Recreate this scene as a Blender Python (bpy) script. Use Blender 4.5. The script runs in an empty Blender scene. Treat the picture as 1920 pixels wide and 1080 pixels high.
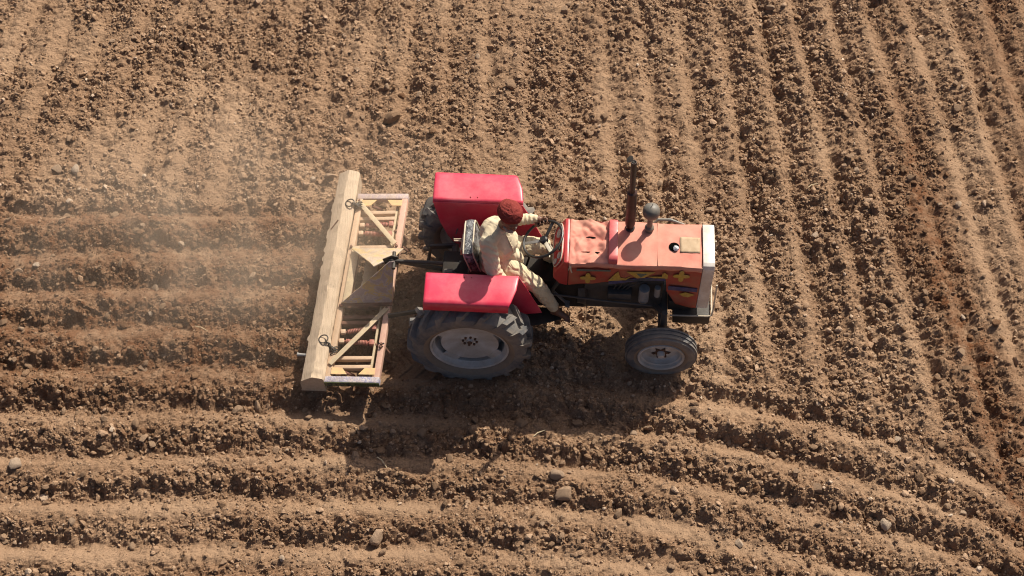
import bpy, bmesh, math, random
import numpy as np
from mathutils import Vector, Matrix, Euler
R = math.radians
random.seed(7)
rng = np.random.default_rng(11)
SC = bpy.context.scene
COL = SC.collection

# ------------------------------------------------------------------ camera, sky, sun, exposure
PITCH, DIST = R(57), 16.9
cam_d = bpy.data.cameras.new('camera')
cam = bpy.data.objects.new('camera', cam_d)
COL.objects.link(cam)
cam.location = (0, -DIST * math.cos(PITCH), DIST * math.sin(PITCH))
cam.rotation_euler = (math.pi / 2 - PITCH, 0, 0)
cam_d.sensor_width = 36
cam_d.lens = 56.25
cam_d.clip_start = 0.5
cam_d.clip_end = 1500
SC.camera = cam

SUN_DIR = Vector((0.60, 0.83, 1.0)).normalized()
elev = math.asin(SUN_DIR.z)
az = math.atan2(SUN_DIR.x, SUN_DIR.y)
world = bpy.data.worlds.new('World')
SC.world = world
world.use_nodes = True
wn = world.node_tree
bg = wn.nodes['Background']
sky = wn.nodes.new('ShaderNodeTexSky')
sky.sky_type = 'NISHITA'
sky.sun_disc = False
sky.sun_elevation = elev
sky.sun_rotation = az
sky.dust_density = 5.0
sky.air_density = 0.7
wn.links.new(sky.outputs['Color'], bg.inputs['Color'])
bg.inputs['Strength'].default_value = 0.075
sun_d = bpy.data.lights.new('sun', 'SUN')
sun_d.energy = 5.0
sun_d.angle = R(0.5)
sun_d.color = (1.0, 0.92, 0.775)
sun = bpy.data.objects.new('sun', sun_d)
COL.objects.link(sun)
sun.rotation_euler = SUN_DIR.to_track_quat('Z', 'Y').to_euler()
sun.location = (8, 12, 20)
SC.view_settings.view_transform = 'Standard'
SC.view_settings.look = 'None'
SC.view_settings.gamma = 1
SC.view_settings.use_curve_mapping = False
SC.view_settings.exposure = 0.45
SC.render.filter_size = 1.1
SC.cycles.filter_width = 1.1
SC.cycles.use_denoising = True


# ------------------------------------------------------------------ materials
def new_mat(name):
    m = bpy.data.materials.new(name)
    m.use_nodes = True
    nt = m.node_tree
    return m, nt, nt.nodes['Principled BSDF']


def N(nt, t, **kw):
    n = nt.nodes.new(t)
    for k, v in kw.items():
        setattr(n, k, v)
    return n


def noise(nt, scale, detail=6, rough=0.6, coord='Object', stretch=None, dist=0.0):
    tc = N(nt, 'ShaderNodeTexCoord')
    nz = N(nt, 'ShaderNodeTexNoise')
    nz.inputs['Scale'].default_value = scale
    nz.inputs['Detail'].default_value = detail
    nz.inputs['Roughness'].default_value = rough
    nz.inputs['Distortion'].default_value = dist
    if stretch:
        mp = N(nt, 'ShaderNodeMapping')
        mp.inputs['Scale'].default_value = stretch
        nt.links.new(tc.outputs[coord], mp.inputs['Vector'])
        nt.links.new(mp.outputs['Vector'], nz.inputs['Vector'])
    else:
        nt.links.new(tc.outputs[coord], nz.inputs['Vector'])
    return nz


def ramp(nt, src, stops):
    r = N(nt, 'ShaderNodeValToRGB')
    el = r.color_ramp.elements
    while len(el) < len(stops):
        el.new(0.5)
    for e, (p, c) in zip(el, stops):
        e.position = p
        e.color = (*c, 1) if len(c) == 3 else c
    nt.links.new(src, r.inputs['Fac'])
    return r


def mixc(nt, fac, a, b, blend='MIX'):
    m = N(nt, 'ShaderNodeMix', data_type='RGBA', blend_type=blend)
    if isinstance(fac, (int, float)):
        m.inputs['Factor'].default_value = fac
    else:
        nt.links.new(fac, m.inputs['Factor'])
    for s, v in (('A', a), ('B', b)):
        i = m.inputs[6 if s == 'A' else 7]
        if isinstance(v, tuple):
            i.default_value = (*v, 1)
        else:
            nt.links.new(v, i)
    return m.outputs[2]


def bump(nt, b, src, strength, dist=0.01):
    bp = N(nt, 'ShaderNodeBump')
    bp.inputs['Strength'].default_value = strength
    bp.inputs['Distance'].default_value = dist
    nt.links.new(src, bp.inputs['Height'])
    nt.links.new(bp.outputs['Normal'], b.inputs['Normal'])


def simple(name, c1, c2=None, scale=12, rough=0.6, bmp=0.15, metal=0.0, dust=0.0, spec=0.5, stretch=None,
           dust_col=(0.30, 0.21, 0.13), lo=0.35, hi=0.7):
    """a colour varied by noise, with patches of settled dust / wear"""
    m, nt, b = new_mat(name)
    c2 = c2 or tuple(v * 0.75 for v in c1)
    n1 = noise(nt, scale, 6, 0.62, stretch=stretch)
    r = ramp(nt, n1.outputs['Fac'], [(lo, c1), (hi, c2)])
    col = r.outputs['Color']
    if dust:
        n2 = noise(nt, scale * 0.37 + 1.3, 8, 0.7)
        dr = ramp(nt, n2.outputs['Fac'], [(0.40, (0, 0, 0)), (0.68, (dust, dust, dust))])
        col = mixc(nt, dr.outputs['Color'], col, dust_col)
    nt.links.new(col, b.inputs['Base Color'])
    rr = ramp(nt, n1.outputs['Fac'], [(0.3, (rough * 0.85,) * 3), (0.75, (min(1, rough * 1.2),) * 3)])
    nt.links.new(rr.outputs['Color'], b.inputs['Roughness'])
    b.inputs['Metallic'].default_value = metal
    b.inputs['Specular IOR Level'].default_value = spec
    if bmp:
        n3 = noise(nt, scale * 4, 5, 0.7)
        bump(nt, b, n3.outputs['Fac'], bmp, 0.01)
    return m


M = {}
M['fender'] = simple('fender_paint', (0.60, 0.026, 0.075), (0.48, 0.016, 0.05), 3, 0.40, 0.06, dust=0.55, spec=0.5,
                     dust_col=(0.62, 0.17, 0.19))
M['red'] = simple('red_paint', (0.42, 0.025, 0.032), (0.33, 0.02, 0.024), 9, 0.38, 0.04, dust=0.25)
M['bar_red'] = simple('faded_red_paint', (0.50, 0.075, 0.085), (0.42, 0.05, 0.06), 14, 0.45, 0.05, dust=0.3,
                      dust_col=(0.5, 0.25, 0.2))
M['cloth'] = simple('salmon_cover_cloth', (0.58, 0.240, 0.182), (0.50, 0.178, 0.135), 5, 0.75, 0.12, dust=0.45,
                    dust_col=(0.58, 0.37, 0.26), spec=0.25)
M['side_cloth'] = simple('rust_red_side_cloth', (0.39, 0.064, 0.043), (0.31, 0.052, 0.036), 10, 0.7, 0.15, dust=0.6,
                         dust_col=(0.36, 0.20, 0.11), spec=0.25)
M['yellow'] = simple('yellow_applique', (0.52, 0.35, 0.05), (0.40, 0.24, 0.04), 30, 0.7, 0.1, dust=0.4)
M['green_cloth'] = simple('grey_green_applique', (0.12, 0.15, 0.12), None, 30, 0.7, 0.1)
M['blue'] = simple('blue_trim', (0.045, 0.05, 0.16), (0.03, 0.03, 0.09), 25, 0.7, 0.1, dust=0.2)
M['patch'] = simple('beige_patch_cloth', (0.42, 0.305, 0.195), (0.37, 0.26, 0.165), 20, 0.8, 0.15)
M['white_plastic'] = simple('white_plastic', (0.8, 0.8, 0.82), None, 40, 0.35, 0.3)
M['chrome'] = simple('grille_white_metal', (0.72, 0.68, 0.64), (0.52, 0.46, 0.41), 7, 0.40, 0.06, metal=0.0, dust=0.6,
                     dust_col=(0.42, 0.32, 0.25))
M['dark'] = simple('greasy_black_metal', (0.022, 0.020, 0.019), (0.045, 0.036, 0.028), 9, 0.6, 0.2, dust=0.35,
                   dust_col=(0.12, 0.085, 0.055))
M['grease'] = simple('oily_black_casting', (0.018, 0.016, 0.015), (0.03, 0.025, 0.02), 12, 0.7, 0.3, dust=0.12, spec=0.25, dust_col=(0.08, 0.055, 0.035))
M['hole_shade'] = simple('painted_hole_shade', (0.004, 0.004, 0.004), None, 10, 1.0, 0, spec=0.0)  # flat black that paints the shade inside openings, nothing is cut
M['engine'] = simple('engine_grey', (0.060, 0.060, 0.062), (0.03, 0.028, 0.026), 8, 0.55, 0.2, dust=0.4,
                     dust_col=(0.13, 0.095, 0.065))
M['filter'] = simple('filter_grey', (0.28, 0.28, 0.28), (0.18, 0.18, 0.18), 12, 0.5, 0.1, dust=0.3)
M['black'] = simple('black_paint', (0.012, 0.012, 0.013), (0.025, 0.022, 0.02), 12, 0.42, 0.08)
M['muffler'] = simple('rusted_muffler', (0.040, 0.014, 0.011), (0.02, 0.010, 0.009), 10, 0.5, 0.15)
M['cleaner'] = simple('precleaner_grey', (0.13, 0.125, 0.115), (0.10, 0.095, 0.085), 14, 0.55, 0.08, dust=0.4)
M['rubber'] = simple('dusty_tyre_rubber', (0.075, 0.077, 0.085), (0.12, 0.12, 0.122), 5, 0.82, 0.25, dust=0.92,
                     dust_col=(0.27, 0.225, 0.18), spec=0.3)
M['bead'] = simple('muddy_sidewall_rubber', (0.21, 0.165, 0.125), (0.15, 0.12, 0.095), 8, 0.85, 0.15, dust=0.5,
                   dust_col=(0.28, 0.21, 0.15), spec=0.2)
M['rim'] = simple('dusty_rim_silver', (0.55, 0.55, 0.545), (0.43, 0.42, 0.39), 6, 0.5, 0.08, metal=0.1, dust=0.55,
                  dust_col=(0.24, 0.18, 0.125))
M['hub'] = simple('rusty_hub', (0.11, 0.055, 0.032), (0.07, 0.04, 0.028), 30, 0.75, 0.2)
M['vinyl'] = simple('black_seat_vinyl', (0.018, 0.017, 0.018), (0.03, 0.027, 0.026), 20, 0.35, 0.1, dust=0.15)
M['piping'] = simple('cream_piping', (0.55, 0.47, 0.36), None, 20, 0.6, 0.1)
M['steel'] = simple('worn_steel', (0.35, 0.34, 0.33), (0.2, 0.19, 0.18), 20, 0.4, 0.1, metal=0.6)
M['spoke'] = simple('steering_spoke_cream', (0.62, 0.58, 0.47), (0.5, 0.46, 0.36), 20, 0.4, 0.05)
M['dial'] = simple('gauge_face', (0.45, 0.44, 0.42), (0.36, 0.35, 0.33), 40, 0.3, 0.0)
M['peach'] = simple('peach_frame_paint', (0.54, 0.37, 0.25), (0.43, 0.30, 0.20), 16, 0.6, 0.15, dust=0.6,
                    dust_col=(0.42, 0.30, 0.19))
M['pink'] = simple('pink_frame_paint', (0.58, 0.36, 0.275), (0.50, 0.28, 0.215), 14, 0.6, 0.15, dust=0.45,
                   dust_col=(0.45, 0.31, 0.21))
M['strap'] = simple('cream_brace_paint', (0.55, 0.43, 0.27), (0.44, 0.36, 0.25), 22, 0.6, 0.15, dust=0.4)
M['rust'] = simple('rusty_steel', (0.15, 0.052, 0.032), (0.08, 0.035, 0.024), 18, 0.8, 0.2, dust=0.3)
M['spring'] = simple('red_spring_paint', (0.36, 0.105, 0.080), (0.26, 0.09, 0.06), 30, 0.6, 0.1, dust=0.4)
M['chain'] = simple('black_chain_steel', (0.028, 0.024, 0.022), (0.05, 0.04, 0.03), 30, 0.55, 0.1)
M['yellow_paint'] = simple('yellow_gusset_paint', (0.66, 0.46, 0.20), (0.58, 0.36, 0.2), 20, 0.6, 0.1, dust=0.3)
M['kurta'] = simple('cream_kurta_cotton', (0.62, 0.525, 0.375), (0.55, 0.455, 0.315), 9, 0.9, 0.15, spec=0.15)
M['shalwar'] = simple('cream_shalwar_cotton', (0.58, 0.495, 0.345), (0.50, 0.42, 0.28), 9, 0.9, 0.15, spec=0.15)
M['turban'] = simple('rust_red_turban', (0.215, 0.036, 0.030), (0.15, 0.026, 0.023), 24, 0.85, 0.25, spec=0.15, stretch=(1, 1, 3))
M['skin'] = simple('sun_tanned_skin', (0.155, 0.070, 0.042), (0.125, 0.055, 0.034), 25, 0.5, 0.06)
M['beard'] = simple('grey_beard', (0.32, 0.29, 0.26), (0.15, 0.13, 0.12), 60, 0.8, 0.4)
M['eye'] = simple('eye_dark', (0.02, 0.015, 0.012), None, 30, 0.2, 0)
M['twig'] = simple('dry_straw', (0.55, 0.44, 0.28), (0.4, 0.3, 0.18), 30, 0.8, 0.1)


def make_plastic_film():
    m, nt, b = new_mat('clear_seat_film')
    n = noise(nt, 16, 5, 0.6)
    r = ramp(nt, n.outputs['Fac'], [(0.42, (0.06, 0.06, 0.065)), (0.66, (0.26, 0.26, 0.265))])
    nt.links.new(r.outputs['Color'], b.inputs['Base Color'])
    b.inputs['Roughness'].default_value = 0.16
    bump(nt, b, noise(nt, 22, 4, 0.6).outputs['Fac'], 0.9, 0.03)
    return m


M['film'] = make_plastic_film()


def make_wood():
    m, nt, b = new_mat('dusty_weathered_timber')
    n1 = noise(nt, 5, 8, 0.65, stretch=(6, 0.7, 6), dist=0.4)
    r = ramp(nt, n1.outputs['Fac'], [(0.32, (0.41, 0.315, 0.225)), (0.55, (0.50, 0.39, 0.285)), (0.75, (0.34, 0.26, 0.185))])
    n2 = noise(nt, 3.5, 8, 0.7, stretch=(30, 1.2, 30))
    cr = ramp(nt, n2.outputs['Fac'], [(0.30, (0.35, 0.35, 0.35)), (0.38, (1, 1, 1))])
    col = mixc(nt, 1.0, r.outputs['Color'], cr.outputs['Color'], 'MULTIPLY')
    nt.links.new(col, b.inputs['Base Color'])
    b.inputs['Roughness'].default_value = 0.9
    b.inputs['Specular IOR Level'].default_value = 0.15
    bump(nt, b, n2.outputs['Fac'], 0.5, 0.02)
    return m


M['wood'] = make_wood()


def make_painted(name, base, stops, scale, rough=0.6):
    """hand-painted truck-art scrolls: swirling bands of flat paint"""
    m, nt, b = new_mat(name)
    w = noise(nt, scale, 3, 0.5, dist=2.2)
    r = ramp(nt, w.outputs['Fac'], stops)
    r.color_ramp.interpolation = 'CONSTANT'
    n2 = noise(nt, 14, 8, 0.7)
    dr = ramp(nt, n2.outputs['Fac'], [(0.42, (0, 0, 0)), (0.7, (0.6, 0.6, 0.6))])
    col = mixc(nt, dr.outputs['Color'], r.outputs['Color'], (0.30, 0.21, 0.14))
    nt.links.new(col, b.inputs['Base Color'])
    b.inputs['Roughness'].default_value = rough
    bump(nt, b, n2.outputs['Fac'], 0.15, 0.01)
    return m


M['scroll'] = make_painted('blue_white_scroll_paint', None,
                           [(0.0, (0.24, 0.23, 0.33)), (0.46, (0.50, 0.45, 0.43)), (0.52, (0.28, 0.27, 0.38)), (0.60, (0.52, 0.46, 0.43)), (0.66, (0.33, 0.27, 0.34))], 15)
M['mauve'] = make_painted('mauve_end_paint', None,
                          [(0.0, (0.42, 0.33, 0.32)), (0.48, (0.52, 0.41, 0.35)), (0.54, (0.38, 0.30, 0.33)), (0.64, (0.48, 0.38, 0.34))], 10)
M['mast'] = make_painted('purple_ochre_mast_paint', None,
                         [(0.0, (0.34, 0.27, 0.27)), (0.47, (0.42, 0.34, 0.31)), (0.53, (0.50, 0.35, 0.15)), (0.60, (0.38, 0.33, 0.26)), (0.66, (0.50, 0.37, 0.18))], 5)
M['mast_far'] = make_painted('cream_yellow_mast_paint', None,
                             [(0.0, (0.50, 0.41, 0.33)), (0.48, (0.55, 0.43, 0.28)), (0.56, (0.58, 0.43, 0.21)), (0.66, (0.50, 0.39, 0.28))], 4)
M['end_green'] = simple('dark_green_lettered_paint', (0.045, 0.075, 0.02), (0.07, 0.09, 0.03), 20, 0.6, 0.1, dust=0.3)


def make_soil(clod=False):
    m, nt, b = new_mat('dry_clod_soil' if clod else 'ploughed_soil')
    tc = N(nt, 'ShaderNodeTexCoord')

    def nz(scale, detail=8, rough=0.65):
        n = N(nt, 'ShaderNodeTexNoise')
        n.inputs['Scale'].default_value = scale
        n.inputs['Detail'].default_value = detail
        n.inputs['Roughness'].default_value = rough
        nt.links.new(tc.outputs['Object'], n.inputs['Vector'])
        return n
    if clod:
        at = N(nt, 'ShaderNodeAttribute', attribute_name='tint')
        oi = N(nt, 'ShaderNodeObjectInfo')
        ad = N(nt, 'ShaderNodeMath', operation='ADD')
        nt.links.new(at.outputs['Fac'], ad.inputs[0])
        ml = N(nt, 'ShaderNodeMath', operation='MULTIPLY')
        nt.links.new(oi.outputs['Random'], ml.inputs[0])
        ml.inputs[1].default_value = 0.28
        nt.links.new(ml.outputs[0], ad.inputs[1])
        r = ramp(nt, ad.outputs[0], [(0.0, (0.155, 0.083, 0.046)), (0.2, (0.235, 0.146, 0.088)), (0.45, (0.355, 0.234, 0.152)), (0.8, (0.45, 0.32, 0.225)), (1.0, (0.62, 0.50, 0.39))])
        n1 = nz(30)
        v = ramp(nt, n1.outputs['Fac'], [(0.3, (0.82, 0.80, 0.78)), (0.7, (1.12, 1.1, 1.08))])
        col = mixc(nt, 1.0, r.outputs['Color'], v.outputs['Color'], 'MULTIPLY')
        nt.links.new(col, b.inputs['Base Color'])
        bump(nt, b, nz(42, 8, 0.75).outputs['Fac'], 0.9, 0.025)
    else:
        big = nz(0.7, 5, 0.6)
        base = ramp(nt, big.outputs['Fac'], [(0.30, (0.234, 0.142, 0.087)), (0.5, (0.292, 0.184, 0.115)), (0.72, (0.352, 0.234, 0.152))])
        fine = nz(38, 8, 0.72)
        fr = ramp(nt, fine.outputs['Fac'], [(0.30, (0.50, 0.46, 0.43)), (0.48, (0.95, 0.95, 0.95)), (0.70, (1.35, 1.35, 1.33))])
        col = mixc(nt, 1.0, base.outputs['Color'], fr.outputs['Color'], 'MULTIPLY')
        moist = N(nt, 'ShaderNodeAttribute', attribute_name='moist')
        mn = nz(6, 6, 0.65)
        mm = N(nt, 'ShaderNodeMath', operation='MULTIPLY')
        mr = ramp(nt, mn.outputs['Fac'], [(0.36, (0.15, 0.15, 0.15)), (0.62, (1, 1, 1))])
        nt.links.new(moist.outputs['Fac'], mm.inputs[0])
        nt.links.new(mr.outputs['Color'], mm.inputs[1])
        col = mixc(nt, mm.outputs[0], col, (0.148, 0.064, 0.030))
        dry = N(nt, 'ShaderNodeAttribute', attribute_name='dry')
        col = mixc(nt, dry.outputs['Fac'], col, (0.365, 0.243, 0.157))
        nt.links.new(col, b.inputs['Base Color'])
        b2 = N(nt, 'ShaderNodeBump')
        b2.inputs['Strength'].default_value = 1.0
        b2.inputs['Distance'].default_value = 0.03
        nt.links.new(nz(45, 8, 0.75).outputs['Fac'], b2.inputs['Height'])
        nt.links.new(b2.outputs['Normal'], b.inputs['Normal'])
    b.inputs['Roughness'].default_value = 0.95
    b.inputs['Specular IOR Level'].default_value = 0.12
    return m


M['soil'] = make_soil()
M['clod'] = make_soil(True)


# ------------------------------------------------------------------ mesh helpers
class MB:
    def __init__(self):
        self.bm = bmesh.new()

    def box(self, c, s, rot=None, bev=0.0):
        r = bmesh.ops.create_cube(self.bm, size=1.0)
        vs = r['verts']
        mt = Matrix.Translation(Vector(c))
        if rot is not None:
            mt = mt @ (rot.to_matrix().to_4x4() if not isinstance(rot, Matrix) else rot.to_4x4())
        mt = mt @ Matrix.Diagonal((*s, 1))
        bmesh.ops.transform(self.bm, matrix=mt, verts=vs)
        if bev:
            es = list({e for v in vs for e in v.link_edges})
            bmesh.ops.bevel(self.bm, geom=es, offset=bev, segments=2, profile=0.6, affect='EDGES')
        return self

    def bar(self, a, b, w, h, up=(0, 0, 1), bev=0.0):
        """box from a to b, w sideways, h along up"""
        a, b = Vector(a), Vector(b)
        d = (b - a)
        L = d.length
        x = d.normalized()
        y = Vector(up).cross(x).normalized()
        z = x.cross(y)
        m = Matrix((x, y, z)).transposed()
        return self.box((a + b) / 2, (L, w, h), m, bev)

    def prism(self, pts, thick, plane='xz', at=0.0, bev=0.0):
        """polygon pts in a plane, extruded by thick along the third axis starting at `at`"""
        def p3(p, t):
            if plane == 'xz':
                return (p[0], t, p[1])
            if plane == 'xy':
                return (p[0], p[1], t)
            return (t, p[0], p[1])
        v0 = [self.bm.verts.new(p3(p, at)) for p in pts]
        v1 = [self.bm.verts.new(p3(p, at + thick)) for p in pts]
        n = len(pts)
        fs = [self.bm.faces.new(v0), self.bm.faces.new(list(reversed(v1)))]
        for i in range(n):
            fs.append(self.bm.faces.new((v0[i], v1[i], v1[(i + 1) % n], v0[(i + 1) % n])))
        bmesh.ops.recalc_face_normals(self.bm, faces=fs)
        if bev:
            es = list({e for f in fs for e in f.edges})
            bmesh.ops.bevel(self.bm, geom=es, offset=bev, segments=2, profile=0.6, affect='EDGES')
        return self

    def slab(self, quad, thick, bev=0.0):
        """free planar polygon in 3-D given a thickness along its normal"""
        q = [Vector(p) for p in quad]
        n = (q[1] - q[0]).cross(q[2] - q[0]).normalized() * thick / 2
        a = [self.bm.verts.new(p - n) for p in q]
        b = [self.bm.verts.new(p + n) for p in q]
        k = len(q)
        fs = [self.bm.faces.new(a), self.bm.faces.new(list(reversed(b)))]
        for i in range(k):
            fs.append(self.bm.faces.new((a[i], b[i], b[(i + 1) % k], a[(i + 1) % k])))
        bmesh.ops.recalc_face_normals(self.bm, faces=fs)
        if bev:
            es = list({e for f in fs for e in f.edges})
            bmesh.ops.bevel(self.bm, geom=es, offset=bev, segments=1, affect='EDGES')
        return self

    def tube(self, pts, rad, n=12, cap=True, closed=False, round_ends=False, flat=1.0, up=None):
        pts = [Vector(p) for p in pts]
        if isinstance(rad, (int, float)):
            rad = [rad] * len(pts)
        if round_ends and not closed:
            P, Q = [], []
            d0 = (pts[0] - pts[1]).normalized()
            d1 = (pts[-1] - pts[-2]).normalized()
            for t in (1.0, 0.85, 0.5):
                P.append(pts[0] + d0 * rad[0] * t)
                Q.append(rad[0] * math.sqrt(max(0.0, 1 - t * t)) + rad[0] * 0.03)
            P += pts
            Q += list(rad)
            for t in (0.5, 0.85, 1.0):
                P.append(pts[-1] + d1 * rad[-1] * t)
                Q.append(rad[-1] * math.sqrt(max(0.0, 1 - t * t)) + rad[-1] * 0.03)
            pts, rad = P, Q
        k = len(pts)
        tang = []
        for i in range(k):
            if closed:
                t = pts[(i + 1) % k] - pts[i - 1]
            else:
                t = pts[min(i + 1, k - 1)] - pts[max(i - 1, 0)]
            tang.append(t.normalized())
        u = Vector(up) if up else (Vector((0, 0, 1)) if abs(tang[0].z) < 0.9 else Vector((1, 0, 0)))
        nrm = (u - tang[0] * u.dot(tang[0])).normalized()
        rings = []
        for i in range(k):
            nrm = (nrm - tang[i] * nrm.dot(tang[i])).normalized()
            bi = tang[i].cross(nrm)
            rings.append([self.bm.verts.new(pts[i] + (nrm * math.cos(2 * math.pi * j / n) * flat + bi * math.sin(2 * math.pi * j / n)) * rad[i]) for j in range(n)])
        rg = range(k) if closed else range(k - 1)
        for i in rg:
            a, b = rings[i], rings[(i + 1) % k]
            for j in range(n):
                self.bm.faces.new((a[j], a[(j + 1) % n], b[(j + 1) % n], b[j]))
        if cap and not closed:
            self.bm.faces.new(list(reversed(rings[0])))
            self.bm.faces.new(rings[-1])
        return self

    def cyl(self, a, b, r, n=16, r2=None):
        return self.tube([a, b], [r, r if r2 is None else r2], n)

    def lathe(self, prof, n=32, mat=None, close=False):
        """profile of (radius, height) turned round local z, then placed by mat"""
        mat = mat or Matrix.Identity(4)
        rings = []
        for (r, z) in prof:
            if r < 1e-6:
                rings.append([self.bm.verts.new(mat @ Vector((0, 0, z)))])
            else:
                rings.append([self.bm.verts.new(mat @ Vector((r * math.cos(2 * math.pi * j / n), r * math.sin(2 * math.pi * j / n), z))) for j in range(n)])
        prs = list(zip(rings, rings[1:]))
        if close:
            prs.append((rings[-1], rings[0]))
        for a, b in prs:
            for j in range(n):
                j2 = (j + 1) % n
                if len(a) == 1 and len(b) == 1:
                    continue
                if len(a) == 1:
                    self.bm.faces.new((a[0], b[j], b[j2]))
                elif len(b) == 1:
                    self.bm.faces.new((a[j], b[0], a[j2]))
                else:
                    self.bm.faces.new((a[j], b[j], b[j2], a[j2]))
        return self

    def ellipsoid(self, c, s, rot=None, seg=24):
        r = bmesh.ops.create_uvsphere(self.bm, u_segments=seg, v_segments=seg // 2, radius=1)
        mt = Matrix.Translation(Vector(c))
        if rot is not None:
            mt = mt @ rot.to_matrix().to_4x4()
        mt = mt @ Matrix.Diagonal((*s, 1))
        bmesh.ops.transform(self.bm, matrix=mt, verts=r['verts'])
        return self

    def grid(self, P):
        """P: array [i][j] of points -> quads"""
        V = [[self.bm.verts.new(p) for p in row] for row in P]
        for i in range(len(V) - 1):
            for j in range(len(V[0]) - 1):
                self.bm.faces.new((V[i][j], V[i + 1][j], V[i + 1][j + 1], V[i][j + 1]))
        return self

    def build(self, name, mat, parent=None, smooth=35, recalc=True):
        if recalc:
            bmesh.ops.recalc_face_normals(self.bm, faces=self.bm.faces[:])
        me = bpy.data.meshes.new(name)
        self.bm.to_mesh(me)
        self.bm.free()
        if smooth:
            me.shade_smooth()
            me.set_sharp_from_angle(angle=R(smooth))
        o = bpy.data.objects.new(name, me)
        COL.objects.link(o)
        for mm in (mat if isinstance(mat, (list, tuple)) else [mat]):
            me.materials.append(mm)
        if parent is not None:
            o.parent = parent
        return o


def tag(o, label=None, cat=None, group=None, kind=None):
    for k, v in (('label', label), ('category', cat), ('group', group), ('kind', kind)):
        if v:
            o[k] = v
    return o


def empty(name, loc, rz=0.0):
    o = bpy.data.objects.new(name, None)
    o.empty_display_size = 0.3
    COL.objects.link(o)
    o.location = loc
    o.rotation_euler = (0, 0, rz)
    return o


def copy_part(o, parent, offset=None):
    c = o.copy()
    COL.objects.link(c)
    c.parent = parent
    if offset is not None:
        c.location = Vector(c.location) + Vector(offset)
    for ch in o.children:
        copy_part(ch, c)
    return c


def bake(o):
    """apply an object's modifiers (no bpy.ops)"""
    dg = bpy.context.evaluated_depsgraph_get()
    ev = o.evaluated_get(dg)
    me = bpy.data.meshes.new_from_object(ev, preserve_all_data_layers=True, depsgraph=dg)
    o.modifiers.clear()
    old = o.data
    o.data = me
    me.name = old.name
    bpy.data.meshes.remove(old)
    return o


def remesh(o, voxel, smooth_it=4, fac=0.5):
    md = o.modifiers.new('r', 'REMESH')
    md.mode = 'VOXEL'
    md.voxel_size = voxel
    md.use_smooth_shade = True
    if smooth_it:
        s = o.modifiers.new('s', 'SMOOTH')
        s.factor = fac
        s.iterations = smooth_it
    mats = [m for m in o.data.materials]
    bake(o)
    if not o.data.materials:
        for m in mats:
            o.data.materials.append(m)
    o.data.shade_smooth()
    return o


# ------------------------------------------------------------------ numpy noise
def vnoise(x, y, scale, seed):
    g = np.random.default_rng(seed).random((256, 256)).astype(np.float32)
    u, v = x * scale + 300.3, y * scale + 411.7
    iu, iv = np.floor(u).astype(int), np.floor(v).astype(int)
    fu, fv = u - iu, v - iv
    fu, fv = fu * fu * (3 - 2 * fu), fv * fv * (3 - 2 * fv)
    a, b = g[iu % 256, iv % 256], g[(iu + 1) % 256, iv % 256]
    c, d = g[iu % 256, (iv + 1) % 256], g[(iu + 1) % 256, (iv + 1) % 256]
    return (a * (1 - fu) + b * fu) * (1 - fv) + (c * (1 - fu) + d * fu) * fv - 0.5


def fbm(x, y, scale, seed, octv=4, gain=0.5):
    s, a = 0, 1.0
    for k in range(octv):
        s = s + a * vnoise(x, y, scale * 2 ** k, seed + k)
        a *= gain
    return s


def lumps(x, y, cell, seed, fill=0.7):
    """rounded clod bumps: jittered cells, each with a dome of its own size"""
    r = np.random.default_rng(seed)
    G = 256
    jx, jy = r.random((G, G)).astype(np.float32), r.random((G, G)).astype(np.float32)
    rad = (0.35 + 0.45 * r.random((G, G)) ** 1.5).astype(np.float32)
    on = (r.random((G, G)) < fill).astype(np.float32)
    u, v = x / cell + 500, y / cell + 500
    iu, iv = np.floor(u).astype(int), np.floor(v).astype(int)
    out = np.zeros_like(x)
    for di in (-1, 0, 1):
        for dj in (-1, 0, 1):
            a, b = (iu + di) % G, (iv + dj) % G
            dx, dy = u - (iu + di + jx[a, b]), v - (iv + dj + jy[a, b])
            q = 1 - (dx * dx + dy * dy) / rad[a, b] ** 2
            out = np.maximum(out, np.sqrt(np.maximum(q, 0)) * rad[a, b] * on[a, b])
    return out * cell


def sstep(a, b, x):
    t = np.clip((x - a) / (b - a), 0, 1)
    return t * t * (3 - 2 * t)


# ------------------------------------------------------------------ the ploughed field
TR_ORG = (-0.382, -0.314)
TR_YAW = R(-2.9)


def to_local(x, y):
    dx, dy = x - TR_ORG[0], y - TR_ORG[1]
    c, s = math.cos(TR_YAW), math.sin(TR_YAW)
    return dx * c + dy * s, -dx * s + dy * c


def to_world(p):
    c, s = math.cos(TR_YAW), math.sin(TR_YAW)
    return Vector((TR_ORG[0] + p[0] * c - p[1] * s, TR_ORG[1] + p[0] * s + p[1] * c, p[2]))


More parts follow.
